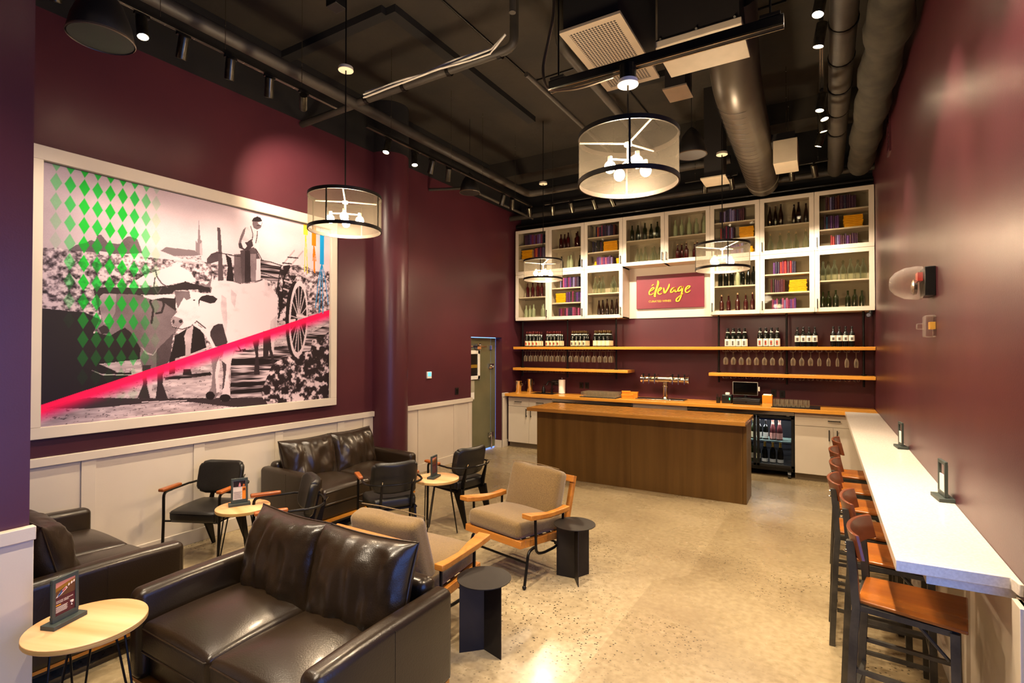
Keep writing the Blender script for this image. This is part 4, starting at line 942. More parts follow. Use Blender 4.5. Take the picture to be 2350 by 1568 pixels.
t=thing('receipt_printer','black receipt printer left of the cash drawer','printer',(-1.36,9.22,1.07)); MB().box(-.075,-.09,0,.075,.09,.135).build('housing',dark,t,bevel=.008); MB().box(-.06,-.094,.06,-.05,-.091,.095).build('status_light',M('green_led','20e060',.5,emis=3,ecol='20e060'),t,loc=(.1,0,0)); MB().box(-.07,-.08,.136,.07,.0,.14).build('paper_cover',slate,t)
tag(MB().cyl((-1.355,9.2,1.212),(-1.355,9.2,1.245),.035,n=16).build('paper_roll',paper,smooth=True),'small white paper roll on top of the receipt printer','paper roll')
t=thing('cash_drawer','black cash drawer under the till screen','cash drawer',(-1.06,9.2,1.07)); MB().box(-.20,-.12,0,.20,.2,.095).build('housing',dark,t,bevel=.004); MB().box(-.19,-.126,.012,.19,-.12,.07).build('drawer_front',dark,t,bevel=.002); MB().cyl((0,-.13,.045),(0,-.12,.045),.012).build('lock',chrome,t)
t=thing('till_screen','till touchscreen with silver bezel on the cash drawer','screen',(-1.09,9.22,1.165)); MB().box(-.19,-.01,.045,.19,.01,.265).build('bezel',M('silver_bezel','b8b4ac',.3,metal=.6),t,bevel=.008); MB().box(-.18,-.0125,.055,.18,-.01,.255).build('display',M('display_black','030303',.08),t); m=MB().cyl((0,.03,0),(0,.03,.1),.03); m.box(-.09,-.06,0,.09,.08,.01); m.build('stand',dark,t); MB().box(.192,-.01,.12,.215,.01,.19).build('card_reader',cream,t)
t=thing('napkin_box','orange wooden box of white cards by the ribbed mat','box',(-.745,9.0,1.07),0); MB().box(-.07,-.07,.055,.07,.07,.175).build('upper_box',orange,t,bevel=.003); MB().box(-.07,-.07,0,.07,.07,.052).build('lower_box',M('pale_wood','d9983c',.5),t,bevel=.003); MB().box(-.058,-.058,.175,.058,.058,.188).build('cards',paper,t)
for x,z,l in ((-4.117,1.235,'black outlet plate, left of the pair behind the tumblers'),(-4.0,1.235,'black outlet plate, right of the pair behind the tumblers'),(-.70,1.235,'black outlet plate right of the till, holding a plug'),(-.575,1.225,'black outlet plate right of the till, with a small light')):
    t=thing('outlet',l,'outlet',(x,9.58,z)); MB().box(-.04,-.012,-.06,.04,0,.06).build('plate',dark,t,bevel=.003); MB().box(-.018,-.016,-.035,.018,-.012,.035).build('socket',blackmetal,t)
# ------------------------------------------------------------------ island
t=thing('bar_island','long dark wood bar island with overhanging oak top','bar counter',(-2.345,7.42,0))
for i in range(8):
    y=-.49+i*.109; MB().box(-1.535,y+.0004,1.02,1.525,y+.1086,1.07).build('board',islandtop,t,bevel=.0012)
MB().box(-1.47,-.23,.0,1.47,.24,1.02).build('core',walnutbody,t)
for a,b in ((-1.485,.009),(.009,1.465)): MB().box(a+.001,-.25,.0,b-.001,-.23,1.02).build('front_panel',walnutbody,t,bevel=.0015)
MB().box(1.467,-.25,0,1.51,.24,1.02).build('end_panel',walnutbody,t,bevel=.0015); MB().box(-1.49,-.23,0,-1.47,.24,1.02).build('end_panel',walnutbody,t)
# ------------------------------------------------------------------ quartz ledge with stools
t=thing('wall_counter','long white quartz ledge counter along the right wall','counter',(0,0,0))
MB().prism([(.263,8.84),(.263,2.78),(.635,2.80),(.645,2.74),(.66,2.735),(.66,8.84)],.05,lambda u,v,w:(u,v,1.02+w)).build('slab',quartz,t,bevel=.004)
MB().prism([(.37,8.84),(.37,2.80),(.62,2.812),(.655,2.80),(.655,8.84)],.035,lambda u,v,w:(u,v,.984+w)).build('apron',quartz,t)
for y in (3.3,4.6,5.9,7.2): MB().box(.33,y-.02,.975,.64,y+.02,.984).build('steel_bracket',steel,t)
def holder(x,y,z,rz,label,card,head):
    t=thing('menu_holder',label,'menu holder',(x,y,z),rz,'grey card holders'); MB().box(-.085,-.04,0,.085,.04,.022).build('base',slate,t,bevel=.002)
    f=MB(); f.box(-.065,-.008,.022,.065,.008,.05); f.box(-.065,-.008,.215,.065,.008,.235); f.box(-.065,-.008,.05,-.05,.008,.215); f.box(.05,-.008,.05,.065,.008,.215); f.build('frame',slate,t,bevel=.002)
    if head is not None:
        c=MB().box(-.05,-.003,.05,.05,.003,.215).build('card',card,t)
        def fl(nm,col,P,dy=.004): MB().prism([(a/1000,b/1000) for a,b in P],.0006,lambda u,v,w:(u,-dy-w,v)).build(nm,M(nm+'_ink',col,.5),c)
        if head=='WINE':
            fl('dark_photo','1c0d08',[(-48,162),(48,162),(48,212),(-48,212)]); fl('pink_bottle','c8808c',[(-8,164),(10,164),(8,185),(2,200),(-4,185)],.0048); fl('amber_light','b8601c',[(24,164),(42,164),(40,182),(28,184)],.0048); fl('orange_strip','e8861a',[(22,52),(49,52),(49,158),(22,158)]); fl('brown_patch','6a3008',[(26,125),(47,128),(45,150),(28,146)],.0048)
        else:
            fl('pink_sky','cf8a76',[(-50,186),(50,204),(50,215),(-50,215)]); fl('gold_hills','8f6418',[(-50,168),(50,192),(50,204),(10,200),(-50,187)]); fl('vineyard','5c3a22',[(-50,140),(50,140),(50,191),(-50,168)])
            if head=='A':
                fl('white_cloth','e4d6cc',[(-48,141),(-30,160),(4,180),(10,170),(-20,150),(-40,141)],.0048)
                for a in (16,30,42): fl('white_sheet','e8dcd4',[(a-4,172+a*.3),(a+4,174+a*.3),(a+5,184+a*.3),(a-2,184+a*.3)],.0048)
                fl('blue_figure','1c4a80',[(-40,142),(-26,150),(-12,166),(-20,168),(-36,154)],.0055); fl('red_figure','b02a22',[(-16,158),(0,168),(4,176),(-8,172),(-18,164)],.0055)
        if head=='A':
            tw=M('menu_white','e8dcd0',.6)
            text('lettering',"DISCOVER THE SEASON'S\nFEATURED WINES!",.0075,tw,c,T(-.046,-.0045,.118,90),.0002); MB().box(-.046,-.0045,.099,-.022,-.003,.103).build('yellow_line',M('menu_yellow','e8a820',.6),c)
            for k in range(6): MB().box(-.046,-.0045,.091-k*.005,.012-.004*(k%2),-.003,.0925-k*.005).build('text_line',tw,c)
            MB().lathe([(.004,0),(.0015,.004),(.0015,.010),(.007,.014),(.008,.022)],(.032,-.0045,.075),8).build('glass_emblem',tw,c)
        else:
            for k in range(8): MB().box(-.042,-.0045,.118-k*.008,(.02 if head=='WINE' else .035)-.006*(k%3),-.003,.1195-k*.008).build('text_line',M('menu_ink','6a5a50' if head=='WINE' else 'd8b8b0',.6),c)
    else: MB().box(-.05,-.003,.05,.05,.003,.15).build('card',card,t)
wine=M('card_maroon','4a1620',.5,col2='521a24'); 
holder(-3.275,1.105,.60,112,'grey menu holder on near left table, card on featured wines',wine,'A')
holder(-4.39,2.70,.60,62,'grey menu holder on middle round table, white and orange card',M('card_white','d8cfc8',.6),'WINE')
holder(-3.55,4.33,.60,103,'dark menu holder on far round table, maroon card',wine,'F')
holder(.615,4.03,1.07,-84,'grey card holder standing nearer on the white quartz counter',paper,None)
holder(.605,5.9,1.07,-84,'grey card holder standing farther on the white quartz counter',paper,None)
def make_stool(label):
    t=thing('bar_stool',label,'bar stool',group='bar stools along the white counter')
    q=dict(n=4,sq=True)
    def leg(pts,r=.0185): return MB().tube(pts,r*1.3,**q)
    for s in (-1,1):
        leg([(s*.175,.22,0),(s*.175,.195,.60),(s*.175,.185,.72),(s*.175,.195,.88),(s*.172,.208,1.04)]).build('rear_leg',stoolm,t)
        leg([(s*.20,-.19,0),(s*.185,-.18,.73)]).build('front_leg',stoolm,t)
        leg([(s*.18,-.17,.725),(s*.175,.19,.725)],.014).build('seat_rail',stoolm,t)
        leg([(s*.19,-.18,.24),(s*.175,.19,.24)],.0105).build('side_stretcher',stoolm,t)
        leg([(s*.19,-.18,.42),(s*.175,.19,.42)],.0105).build('side_stretcher',stoolm,t)
        MB().tube([(s*.182,-.16,.60),(s*.180,-.05,.72)],.008,6).build('brace',stoolm,t)
    leg([(-.18,-.18,.725),(.18,-.18,.725)],.014).build('seat_rail',stoolm,t); leg([(-.17,.19,.725),(.17,.19,.725)],.014).build('seat_rail',stoolm,t)
    leg([(-.195,-.187,.30),(.195,-.187,.30)],.0125).build('foot_rest',stoolm,t); leg([(-.175,.197,.30),(.175,.197,.30)],.0105).build('stretcher',stoolm,t)
    P=[(-.205,-.225),(.205,-.225),(.17,.185),(-.17,.185)]; 
    o=MB().prism(P,.018,lambda u,v,w:(u,v,.742+w)).build('seat',stoolw,t,bevel=.006,seg=3)
    # bent plywood back
    mb=MB(); n=14; vs=[]; 
    for i in range(n+1):
        u=-1+2*i/n; x=.215*math.sin(u*1.15)/math.sin(1.15); yb=.228-.062*(1-math.cos(u*1.25))/(1-math.cos(1.25))
        nx,ny=Vector((-.42*u,-1)).normalized()
        for z,dz in ((.962,0),(1.08,0)):
            zz=z+(.0); ys=(z-1.0)*.22
            for w in (0,.018): vs.append((x-nx*w*-1,yb+ys+ny*w,zz))
    for i in range(n):
        a=i*4; b=a+4; mb.f+=[(a,b,b+2,a+2),(a+1,a+3,b+3,b+1),(a+2,b+2,b+3,a+3),(a,a+1,b+1,b)]
    mb.f+=[(0,2,3,1),(n*4,n*4+1,n*4+3,n*4+2)]; mb.v=vs; mb.build('backrest',stoolback,t,smooth=True,bevel=.003)
    for s in (-1,1):
        for z in (.985,1.02): MB().cyl((s*.172,.185,z),(s*.172,.232,z),.007,n=8).build('bolt',chrome,t)
    return t
STL=['nearest bar stool, in the foreground under the counter end','second bar stool from the foreground along the white counter','third bar stool from the foreground along the white counter','fourth bar stool from the foreground along the white counter','fifth bar stool from the foreground, second from the back','farthest bar stool, nearest the white base cabinet']
s0=make_stool(STL[0]); s0.location=(.345,3.18,0); s0.rotation_euler=(0,0,R(80))
for i,(x,y,a) in enumerate([(.325,3.79,87),(.262,4.27,90),(.28,4.87,88),(.28,5.46,90),(.31,6.06,91)]): dup(s0,(x,y,0),a,STL[i+1])
# ------------------------------------------------------------------ tables
def hair_table(x,y,rz,label,r=.235,ry=None):
    t=thing('round_side_table',label,'table',(x,y,0),rz,'hairpin-leg side tables'); MB().lathe([(r-.004,.572),(r,.575),(r,.598),(r-.003,.6)],n=56).build('tabletop',tablew,t,smooth=True)
    MB().lathe([(r+.0008,.577),(r+.0008,.596)],n=56).build('edge_band',tableedge,t,smooth=True)
    for k in range(3):
        a=R(30+120*k); c,s=math.cos(a),math.sin(a); f=lambda u,v,z:(c*u-s*v,s*u+c*v,z)
        MB().tube(smoothpath([f(.13,-.055,.572),f(.215,-.012,.012),f(.215,.012,.012),f(.13,.055,.572)],.02,3),.0055,7).build('hairpin_leg',blackmetal,t,smooth=True)
        MB().cbox(f(.13,0,.570),(.03,.12,.004),Matrix.Rotation(a,3,'Z')).build('leg_plate',blackmetal,t)
hair_table(-3.175,1.165,20,'light oak round table in the near left foreground',.25); hair_table(-4.335,2.70,-15,'light oak round table between the two middle leather armchairs',.215); hair_table(-3.525,4.35,5,'light oak round table beyond, between the far armchairs',.232)
def fin_table(x,y,rz,label,r):
    t=thing('metal_side_table',label,'side table',(x,y,0),rz,'black folded-metal side tables'); dk=M('dark_steel_sheet','2e2925',.5,metal=.5,col2='26211e',nscale=6)
    MB().lathe([(r,.465),(r,.47)],n=48).build('round_top',dk,t)
    for a0 in (0,120,240):
        a=R(a0); MB().cbox((math.cos(a)*r*.46,math.sin(a)*r*.46,.2325),(r*.92,.005,.465),Matrix.Rotation(a,3,'Z')).build('fin',dk,t)
fin_table(-1.92,2.86,-15,'black round metal side table in front, by the sofa arm',.178); fin_table(-1.84,4.13,-55,'black round metal side table beyond, right of the tan lounge chair',.178)
# ------------------------------------------------------------------ sofas
def puffy(p,hx,hy,hz,amt):
    if p.z>0:
        u=1-(p.x/hx)**2; v=1-(p.y/hy)**2; p=p.copy(); p.z+=amt*max(0,u)**.7*max(0,v)**.7
    return p
def pillow(w,h,t,seed,wr=.5,n=40):
    mb=MB(); vs=[]; pin=.06
    def P(u,v,s):
        x=u*w/2*(1-pin*math.cos(v*PI/2)); z=v*h/2*(1-pin*math.cos(u*PI/2))
        th=t/2*(max(0,(1-abs(u)**3.2))*max(0,(1-abs(v)**3.2)))**.5
        e=(abs(u)**2+abs(v)**2); k=wr*.03*min(1,e)*th/(t/2+1e-6)
        nz=vnoise(x*7,z*3,s*2,1.6,seed)*.075*wr*th/(t/2)+vnoise(u*9,v*4,seed,1.7)*k+vnoise(u*8+seed,v*1.3,2,1)*.012*max(0,v)**1.5*th/(t/2)
        th=th*(1-.12*max(0,-v)*0)+nz
        return (x,s*th,z)
    for s in (-1,1):
        o=len(vs)
        for j in range(n+1):
            for i in range(n+1):
                uu=math.sin(PI/2*(-1+2*i/n)); vv=math.sin(PI/2*(-1+2*j/n)); vs.append(P(uu,vv,s))
        for j in range(n):
            for i in range(n):
                a=o+j*(n+1)+i; q=(a,a+1,a+n+2,a+n+1); mb.f.append(q if s<0 else q[::-1])
    mb.v=vs
    m=8; rim=[]
    for k in range(4):
        for i in range(m):
            f=-1+2*i/m; u,v=[(f,-1),(1,f),(-f,1),(-1,-f)][k]; x,_,z=P(u,v,1); rim.append((x*1.008,0,z*1.008))
    pipe=MB().tube(rim,.0055,6,closed=True)
    return mb,pipe
def make_sofa(label,W=1.58,D=.93):
    t=thing('leather_sofa',label,'sofa',group='dark leather two-seat sofas'); h=W/2
    arm_t=.062
    for s in (-1,1):
        def f(p,s=s):
            p=p.copy(); 
            if p.z>.1: p.x+=s*0; p.z-=.012*max(0,-(p.y)/.46)**2*1.5
            return p
        a=rbox(arm_t,D/2-.005,.255,.045,4,3,f); xf(a,T(s*(h-arm_t),0,.395)); o=a.build('arm',leather,t,smooth=True)
        pp=MB().tube(smoothpath([(s*(h-.006),-D/2+.035,.17),(s*(h-.006),-D/2+.035,.600),(s*(h-.008),D/2-.06,.622),(s*(h-.006),D/2-.04,.60),(s*(h-.006),D/2-.04,.17)],.05,3),.005,6); pp.build('piping',leather,o,smooth=True)
        MB().box(s*h-.0015,.0-.0015,.15,s*h+.0015,.0015,.62).build('seam',leather,o)
    b=rbox(h-.12,.07,.27,.05,4,3); xf(b,T(0,D/2-.08,.42,-4)); b.build('backrest',leather,t,smooth=True)
    b=rbox(h-.125,D/2-.08,.075,.02,4,2); xf(b,T(0,-.02,.225)); b.build('seat_base',leather,t,smooth=True)
    wood_=M('sofa_plinth_wood','c8862e',.4,col2='a86a20',nscale=5,stretch=(.2,2,2))
    MB().box(-h+.02,-D/2+.02,.125,h-.02,D/2-.02,.145).build('wood_plinth',wood_,t)
    mm=MB().box(-h+.04,-D/2+.03,.1,h-.04,D/2-.03,.125); mm.build('under_frame',dark,t)
    cw=(W-4*arm_t-.01)/4
    for s in (-1,1):
        c=rbox(cw,.385,.085,.035,9,3,lambda p:puffy(p,cw,.385,.085,.07)); xf(c,T(s*cw,-.07,.385)); o=c.build('seat_cushion',leather,t,smooth=True)
        for z in (.062,-.06):
            rim=[(s*cw+x,-.07+y,.385+z) for x,y in ((-cw+.012,-.383),(cw-.012,-.383))]; MB().tube([(rim[0][0],rim[0][1]+.02,rim[0][2])]+[(rim[0][0]+.015,rim[0][1]-.002,rim[0][2]),(rim[1][0]-.015,rim[1][1]-.002,rim[1][2])]+[(rim[1][0],rim[1][1]+.02,rim[1][2])],.005,6).build('piping',leather,o,smooth=True)
        pb,pi=pillow(cw*2+.045,.54,.30,s*3.1+5); m=T(s*(cw-.002),.205,.665,-15,0,s*2.5); xf(pb,m); xf(pi,m); o=pb.build('back_cushion',leather,t,smooth=True); pi.build('piping',leather,o,smooth=True)
    for x in (-h+.09,h-.09):
        for y in (-D/2+.05,D/2-.07): MB().box(x-.03,y-.006,0,x+.03,y+.006,.13).build('leg',steel,t)
    return t
sc=make_sofa('dark leather sofa filling the centre foreground, back to the tan chairs'); sc.location=(-2.555,1.87,0)
dup(sc,(-4.94,4.34,0),90,'dark leather sofa against the left wall below the mural corner'); dup(sc,(-4.60,1.50,0),180,'dark leather sofa behind the left pier and near table')
# ------------------------------------------------------------------ armchairs
def rc(p,hx,hz,r,ax):
    p=p.copy(); a=abs(p.x)-(hx-r); b=abs(p[ax])-(hz-r)
    if a>0 and b>0:
        m=max(a,b); L=math.hypot(a,b); k=m/L; p.x=math.copysign(hx-r+a*k,p.x); p[ax]=math.copysign(hz-r+b*k,p[ax])
    return p
def make_armchair(label):
    t=thing('armchair',label,'armchair',group='black leather armchairs with wooden arms')
    c=rbox(.245,.225,.05,.035,5,3,lambda p:puffy(rc(Vector((p.x*(1-.10*max(0,p.y)/.225),p.y,p.z)),.245,.225,.07,1),.245,.225,.05,.018)); xf(c,T(0,-.02,.44,2)); c.build('seat',vinyl,t,smooth=True)
    MB().tube([(-.222,-.225,.468),(-.20,-.246,.470),(.20,-.246,.470),(.222,-.225,.468)],.004,6).build('piping',vinyl,t,smooth=True)
    def bend(p): p=p.copy(); p.y-=.06*(p.x/.23)**2; return p
    b=rbox(.232,.035,.16,.033,8,3,lambda p:bend(rc(p,.232,.16,.085,2))); 
    # rounded corner outline
    xf(b,T(0,.212,.70,-12)); b.build('backrest',vinyl,t,smooth=True)
    MB().box(-.225,-.2,.375,.225,.18,.392).build('seat_pan',blackmetal,t)
    for s in (-1,1):
        P=[(.12,.39),(.235,.39),(.325,0),(.295,0)]; Q=[(.14,.40),(.235,.40),(.285,.62),(.262,.62)]
        MB().prism([(.10,.40),(.245,.42),(.335,0),(.298,0)],.022,lambda u,v,w,s=s:(s*.185+w-.011,u,v)).build('rear_leg',blackmetal,t,bevel=.004)
        MB().prism([(.17,.40),(.245,.41),(.30,.68),(.285,.68)],.014,lambda u,v,w,s=s:(s*.15+w-.007,u,v)).build('back_upright',blackmetal,t)
        MB().cyl((s*.15,.285,.66),(s*.15,.315,.70),.006).build('knob',chrome,t)
        arm=[(-.028,-.262),(.028,-.262),(.026,-.015),(-.018,-.015)]
        MB().prism([(u if s>0 else -u,v) for u,v in arm],.030,lambda u,v,w,s=s:(s*.285+u,v,.662+w)).build('arm_rest',armw,t,bevel=.010,seg=3)
        MB().tube(smoothpath([(s*.275,-.25,0),(s*.275,-.235,.40),(s*.275,-.235,.655),(s*.275,-.14,.658)],.06,4),[.013]*99 if 0 else .0125,8).build('front_leg',blackmetal,t,smooth=True)
        MB().tube([(s*.275,-.235,.395),(s*.22,-.2,.385)],.009,6).build('seat_bracket',blackmetal,t)
    pts=[(-.275,-.14,.658),(-.28,.0,.658),(-.285,.10,.658)]
    for i in range(13):
        a=PI*(1-i/12); pts.append((.285*math.cos(a),.11+.20*math.sin(a)**.8,.655))
    pts+=[(.285,.10,.658),(.28,.0,.658),(.275,-.14,.658)]
    MB().tube(pts,.0105,8).build('arm_hoop',blackmetal,t,smooth=True)
    return t
a0=make_armchair('black leather armchair against the white wainscot, facing the camera'); a0.location=(-5.02,2.79,0); a0.rotation_euler=(0,0,R(24))
dup(a0,(-3.94,2.84,0),-30,'black leather armchair seen from its side behind the foreground sofa'); dup(a0,(-3.79,3.93,0),-122,'black leather armchair with its back to the camera, facing the far sofa'); dup(a0,(-3.62,4.88,0),-102,'black leather armchair farthest back, beyond the far round table')
# ------------------------------------------------------------------ lounge chairs
def make_lounge(label):
    t=thing('lounge_chair',label,'lounge chair',group='tan cushioned lounge chairs')
    W=.335; tilt=5
    def fr(mb): return xf(mb,T(0,0,.33,tilt*-1))
    fr(MB().box(-W,-.36,-.03,W,-.30,.03)).build('front_rail',loungew,t,bevel=.004)
    for s in (-1,1): fr(MB().box(s*W-(.05 if s>0 else 0),-.30,-.03,s*W+(.05 if s<0 else 0),.34,.03)).build('side_rail',loungew,t,bevel=.004)
    fr(MB().box(-W+.05,.28,-.03,W-.05,.34,.03)).build('rear_rail',loungew,t,bevel=.004)
    for k in range(5): fr(MB().box(-W+.05,-.24+k*.11,.01,W-.05,-.20+k*.11,.018)).build('webbing_slat',dark,t)
    for s in (-1,1):
        xf(MB().box(s*.28-.022,-.02,0,s*.28+.022,.02,.50),T(0,.31,.30,-16)).build('back_post',loungew,t,bevel=.003)
    xf(MB().box(-.31,-.035,.44,.31,-.0,.50),T(0,.31,.30,-16)).build('back_top_rail',loungew,t,bevel=.003)
    xf(MB().box(-.28,-.02,.16,.28,-.0,.22),T(0,.31,.30,-16)).build('back_slat',loungew,t,bevel=.003)
    c=rbox(.31,.32,.07,.045,6,3,lambda p:puffy(p,.31,.32,.07,.03)); xf(c,T(0,-.04,.435,-tilt)); c.build('seat_cushion',tweed,t,smooth=True)
    def pf(p):
        p=p.copy(); u=1-(p.x/.3)**2; v=1-(p.z/.235)**2; sg=1 if p.y>0 else -1; p.y+=sg*.03*max(0,u)*max(0,v)
        p.z+=.02*vnoise(p.x*4,p.y*4,p.z,1.2)*(1 if p.z>0 else 0); return p
    c=rbox(.30,.07,.235,.045,7,3,pf); xf(c,T(0,.215,.635,-17)); o=c.build('back_cushion',tweed,t,smooth=True)
    for yy in (-.045,):
        q=T(0,.215,.635,-17); MB().tube([tuple(q@Vector(v)) for v in ((-.285,yy-.02,.235),(-.1,yy-.02,.245),(.1,yy-.02,.245),(.285,yy-.02,.235))],.004,5).build('piping',tweed,o)
    for s in (-1,1):
        A=[(-.055,-.34),(.050,-.34),(.040,-.20),(.018,-.05),(.03,.12),(.035,.20),(-.035,.20),(-.030,.10),(-.028,-.05),(-.05,-.18)]
        mb=MB(); n=len(A)
        def zz(y): return .555+.035*((y+.34)/.54)**.8*-1+.028*math.exp(-((y+.30)/.12)**2)+.02*math.exp(-((y-.2)/.1)**2)
        vs=[(s*.385+(u if s>0 else -u),v,zz(v)+dz) for dz in (0,.042) for u,v in A]
        mb.add(vs,[tuple(range(n-1,-1,-1)),tuple(range(n,2*n))]+[(i,(i+1)%n,n+(i+1)%n,n+i) for i in range(n)]); mb.build('arm_rest',loungew,t,bevel=.006)
        MB().tube(smoothpath([(s*.375,-.22,.57),(s*.375,-.21,.27),(s*.37,-.12,.245),(s*.365,.05,.245),(s*.37,.15,.28),(s*.375,.16,.55)],.05,4),.0115,8).build('arm_support',blackmetal,t,smooth=True)
        MB().tube(smoothpath([(s*.33,-.16,.30),(s*.335,-.26,.29),(s*.35,-.33,.012)],.06,4),.0125,8).build('front_leg',blackmetal,t,smooth=True)
        MB().tube(smoothpath([(s*.33,.10,.26),(s*.335,.24,.25),(s*.36,.40,.012)],.08,4),.0125,8).build('rear_leg',blackmetal,t,smooth=True)
        for y in (-.33,.40): MB().sph((s*(.35 if y<0 else .36),y,.018),.018).build('ball_foot',blackmetal,t,smooth=True)
    MB().tube([(-.34,-.29,.20),(.34,-.29,.20)],.0105,8).build('stretcher',blackmetal,t,smooth=True)
    MB().tube([(-.34,.30,.18),(.34,.30,.18)],.0105,8).build('stretcher',blackmetal,t,smooth=True)
    return t
l0=make_lounge('tan cushioned lounge chair facing the camera, in front of the bar island'); l0.location=(-2.38,4.12,0); l0.rotation_euler=(0,0,R(-12))
dup(l0,(-2.52,2.85,0),180,'tan cushioned lounge chair behind the foreground sofa, back to camera')
# ------------------------------------------------------------------ pendants
def make_pendant(label,rod_top,canopy=True):
    t=thing('drum_pendant',label,'pendant lamp',group='mesh drum pendants')
    r=.30; n=48; sh=MB()
    for z in (-.135,.135):
        for i in range(n): sh.v.append((r*math.cos(2*PI*i/n),r*math.sin(2*PI*i/n),z))
    sh.f=[(i,(i+1)%n,n+(i+1)%n,n+i) for i in range(n)]; sh.build('mesh_shade',meshm,t,smooth=True)
    for z in (-.14,.14): MB().lathe([(r-.004,z-.014),(r+.005,z-.014),(r+.005,z+.014),(r-.004,z+.014),(r-.004,z-.014)],n=48).build('rim_band',M('dark_bronze','231d17',.45,metal=.5),t,smooth=True)
    for k in range(4):
        a=R(20+90*k); MB().cbox((r*math.cos(a),r*math.sin(a),0),(.012,.006,.27),Matrix.Rotation(a+PI/2,3,'Z')).build('shade_strip',M('dark_bronze'),t)
    for k in range(3):
        a=R(75+120*k); MB().tube([(0,0,.10),(r*math.cos(a),r*math.sin(a),.135)],.006,6).build('spider_arm',cream,t)
    MB().lathe([(.022,.085),(.025,.09),(.025,.105),(.01,.11)],n=16).build('hub',cream,t,smooth=True)
    MB().cyl((0,0,-.03),(0,0,.09),.008).build('lamp_stem',cream,t)
    for k in range(4):
        a=R(45+90*k); x,y=.12*math.cos(a),.12*math.sin(a); m=MB().tube([(0,0,-.0),(x,y,-.005)],.006,6); m.cyl((x,y,.01),(x,y,-.035),.014); m.build('socket',cream,t,smooth=True)
        MB().sph((x,y,-.055),.034,12,8,1.1).build('bulb',bulb,t,smooth=True)
    MB().cyl((0,0,.11),(0,0,rod_top),.006,n=8).build('rod',blackmetal,t)
    return t
PEN=[((-3.503,3.078,3.127),4.36,'mesh drum pendant hanging in front of the mural'),((-1.023,3.10,3.135),3.60,'largest-looking mesh drum pendant, hanging at centre'),((-3.711,7.147,3.18),4.52,'mesh drum pendant hanging before the leftmost cabinets'),((-1.012,6.517,3.05),4.26,'mesh drum pendant hanging before the sign and right cabinets')]
for i,(loc,cz,lab) in enumerate(PEN):
    t=make_pendant(lab,cz-loc[2]); t.location=loc
    z=cz-loc[2]; MB().lathe([(.062,z-.004),(.064,z),(.062,z+.006),(.06,z+.025)],n=28).build('canopy',cream if i!=1 else white,t,smooth=True)
    if i==1: MB().cyl((0,0,z+.03),(0,0,z+.12),.05,n=24).build('junction_drum',blackmetal,t,smooth=True)
    else: MB().cyl((0,0,z+.05),(0,0,ZC-loc[2]),.006,n=8).build('ceiling_rod',blackmetal,t)
    l=lamp('bulb_light','POINT',loc,PENW,(1,.76,.50),.09); l.location=(0,0,-.06); l.parent=t
# ------------------------------------------------------------------ ceiling: beams, pipes, ducts
def long_x(name,x0,x1,y,z,w,h,mat,label,cat): return tag(MB().box(x0,y-w/2,z-h/2,x1,y+w/2,z+h/2).build(name,mat),label,cat)
def box3(name,b,mat,label,cat): return tag(MB().box(*b).build(name,mat),label,cat)
box3('ceiling_beam',(-3.87,3.92,5.42,-3.74,6.95,5.5),blackp,'flat black beam running along the deck left of centre','beam')
box3('ceiling_beam',(-5.5,3.86,5.42,-3.87,3.98,5.5),blackp,'flat black beam crossing the deck near the mural lamp','beam')
box3('ceiling_beam',(-2.5,6.6,5.42,-.9,6.72,5.5),blackp,'flat black beam on the deck above the central pendant','beam')
for i,(y,l) in enumerate(((1.9,'nearest'),(8.6,'farthest'))): box3('ceiling_beam',(-5.5,y-.25,5.2,.66,y+.25,5.5),deckm,'%s broad concrete beam crossing the deck'%l,'beam')
def pipe(name,pts,r,mat,label,rad=.12,n=16,cat='pipe'): return tag(MB().tube(smoothpath(pts,rad,5),r,n).build(name,mat,smooth=True),label,cat)
pipe('sprinkler_main',[(-4.545,1.1,4.75),(-4.545,8.17,4.75),(-1.15,8.17,4.75)],.062,pipem,'thick dark pipe running along above the mural track and turning right')
t=thing('sprinkler_branch','dark branch pipe crossing from the main to the centre drop','pipe',(0,0,0))
MB().tube(smoothpath([(-4.5,4.13,4.75),(-2.43,4.10,4.75),(-2.43,4.10,5.5)],.1,4),.042,14).build('pipe',pipem,t,smooth=True)
for x in (-4.35,-3.8,-3.2,-2.6): MB().lathe([(.05,-.02),(.052,-.02),(.052,.02),(.05,.02)],(x,4.12,4.75),16,Matrix.Rotation(R(90),3,'Y')).build('clamp',blackmetal,t)
wirew=M('white_cable','d8d0c2',.5)
for k,(dz,dy) in enumerate(((.03,-.048),(.055,-.030),(.005,-.055))):
    pts=[(-4.35+i*.21,4.12+dy+.008*math.sin(i*1.7+k),4.75+dz+.012*math.sin(i*.9+k*2)) for i in range(9)]+[(-2.5,4.06,4.87)]
    tag(MB().tube(pts,.0105,7).build('white_cable',wirew,smooth=True),'%s white cable strapped along the branch pipe'%['front','upper','rear'][k],'cable')
pipe('stub_pipe',[(-5.5,4.15,4.73),(-4.55,4.15,4.75)],.04,pipem,'short pipe stub from the main to the mural wall')
pipe('conduit',[(-5.49,6.55,4.55),(-4.9,6.8,4.55),(-4.85,8.9,4.5)],.022,pipem,'thin bent conduit high on the left wall near the corner')
pipe('drop_pipe',[(-2.15,3.6,5.5),(-2.15,3.6,4.7)],.028,pipem,'short vertical drop pipe left of the perforated grille')
pipe('wrapped_pipe',[(.14,1.5,4.6),(.17,9.0,4.6)],.10,pipem,'big dark pipe running back near the right wall')
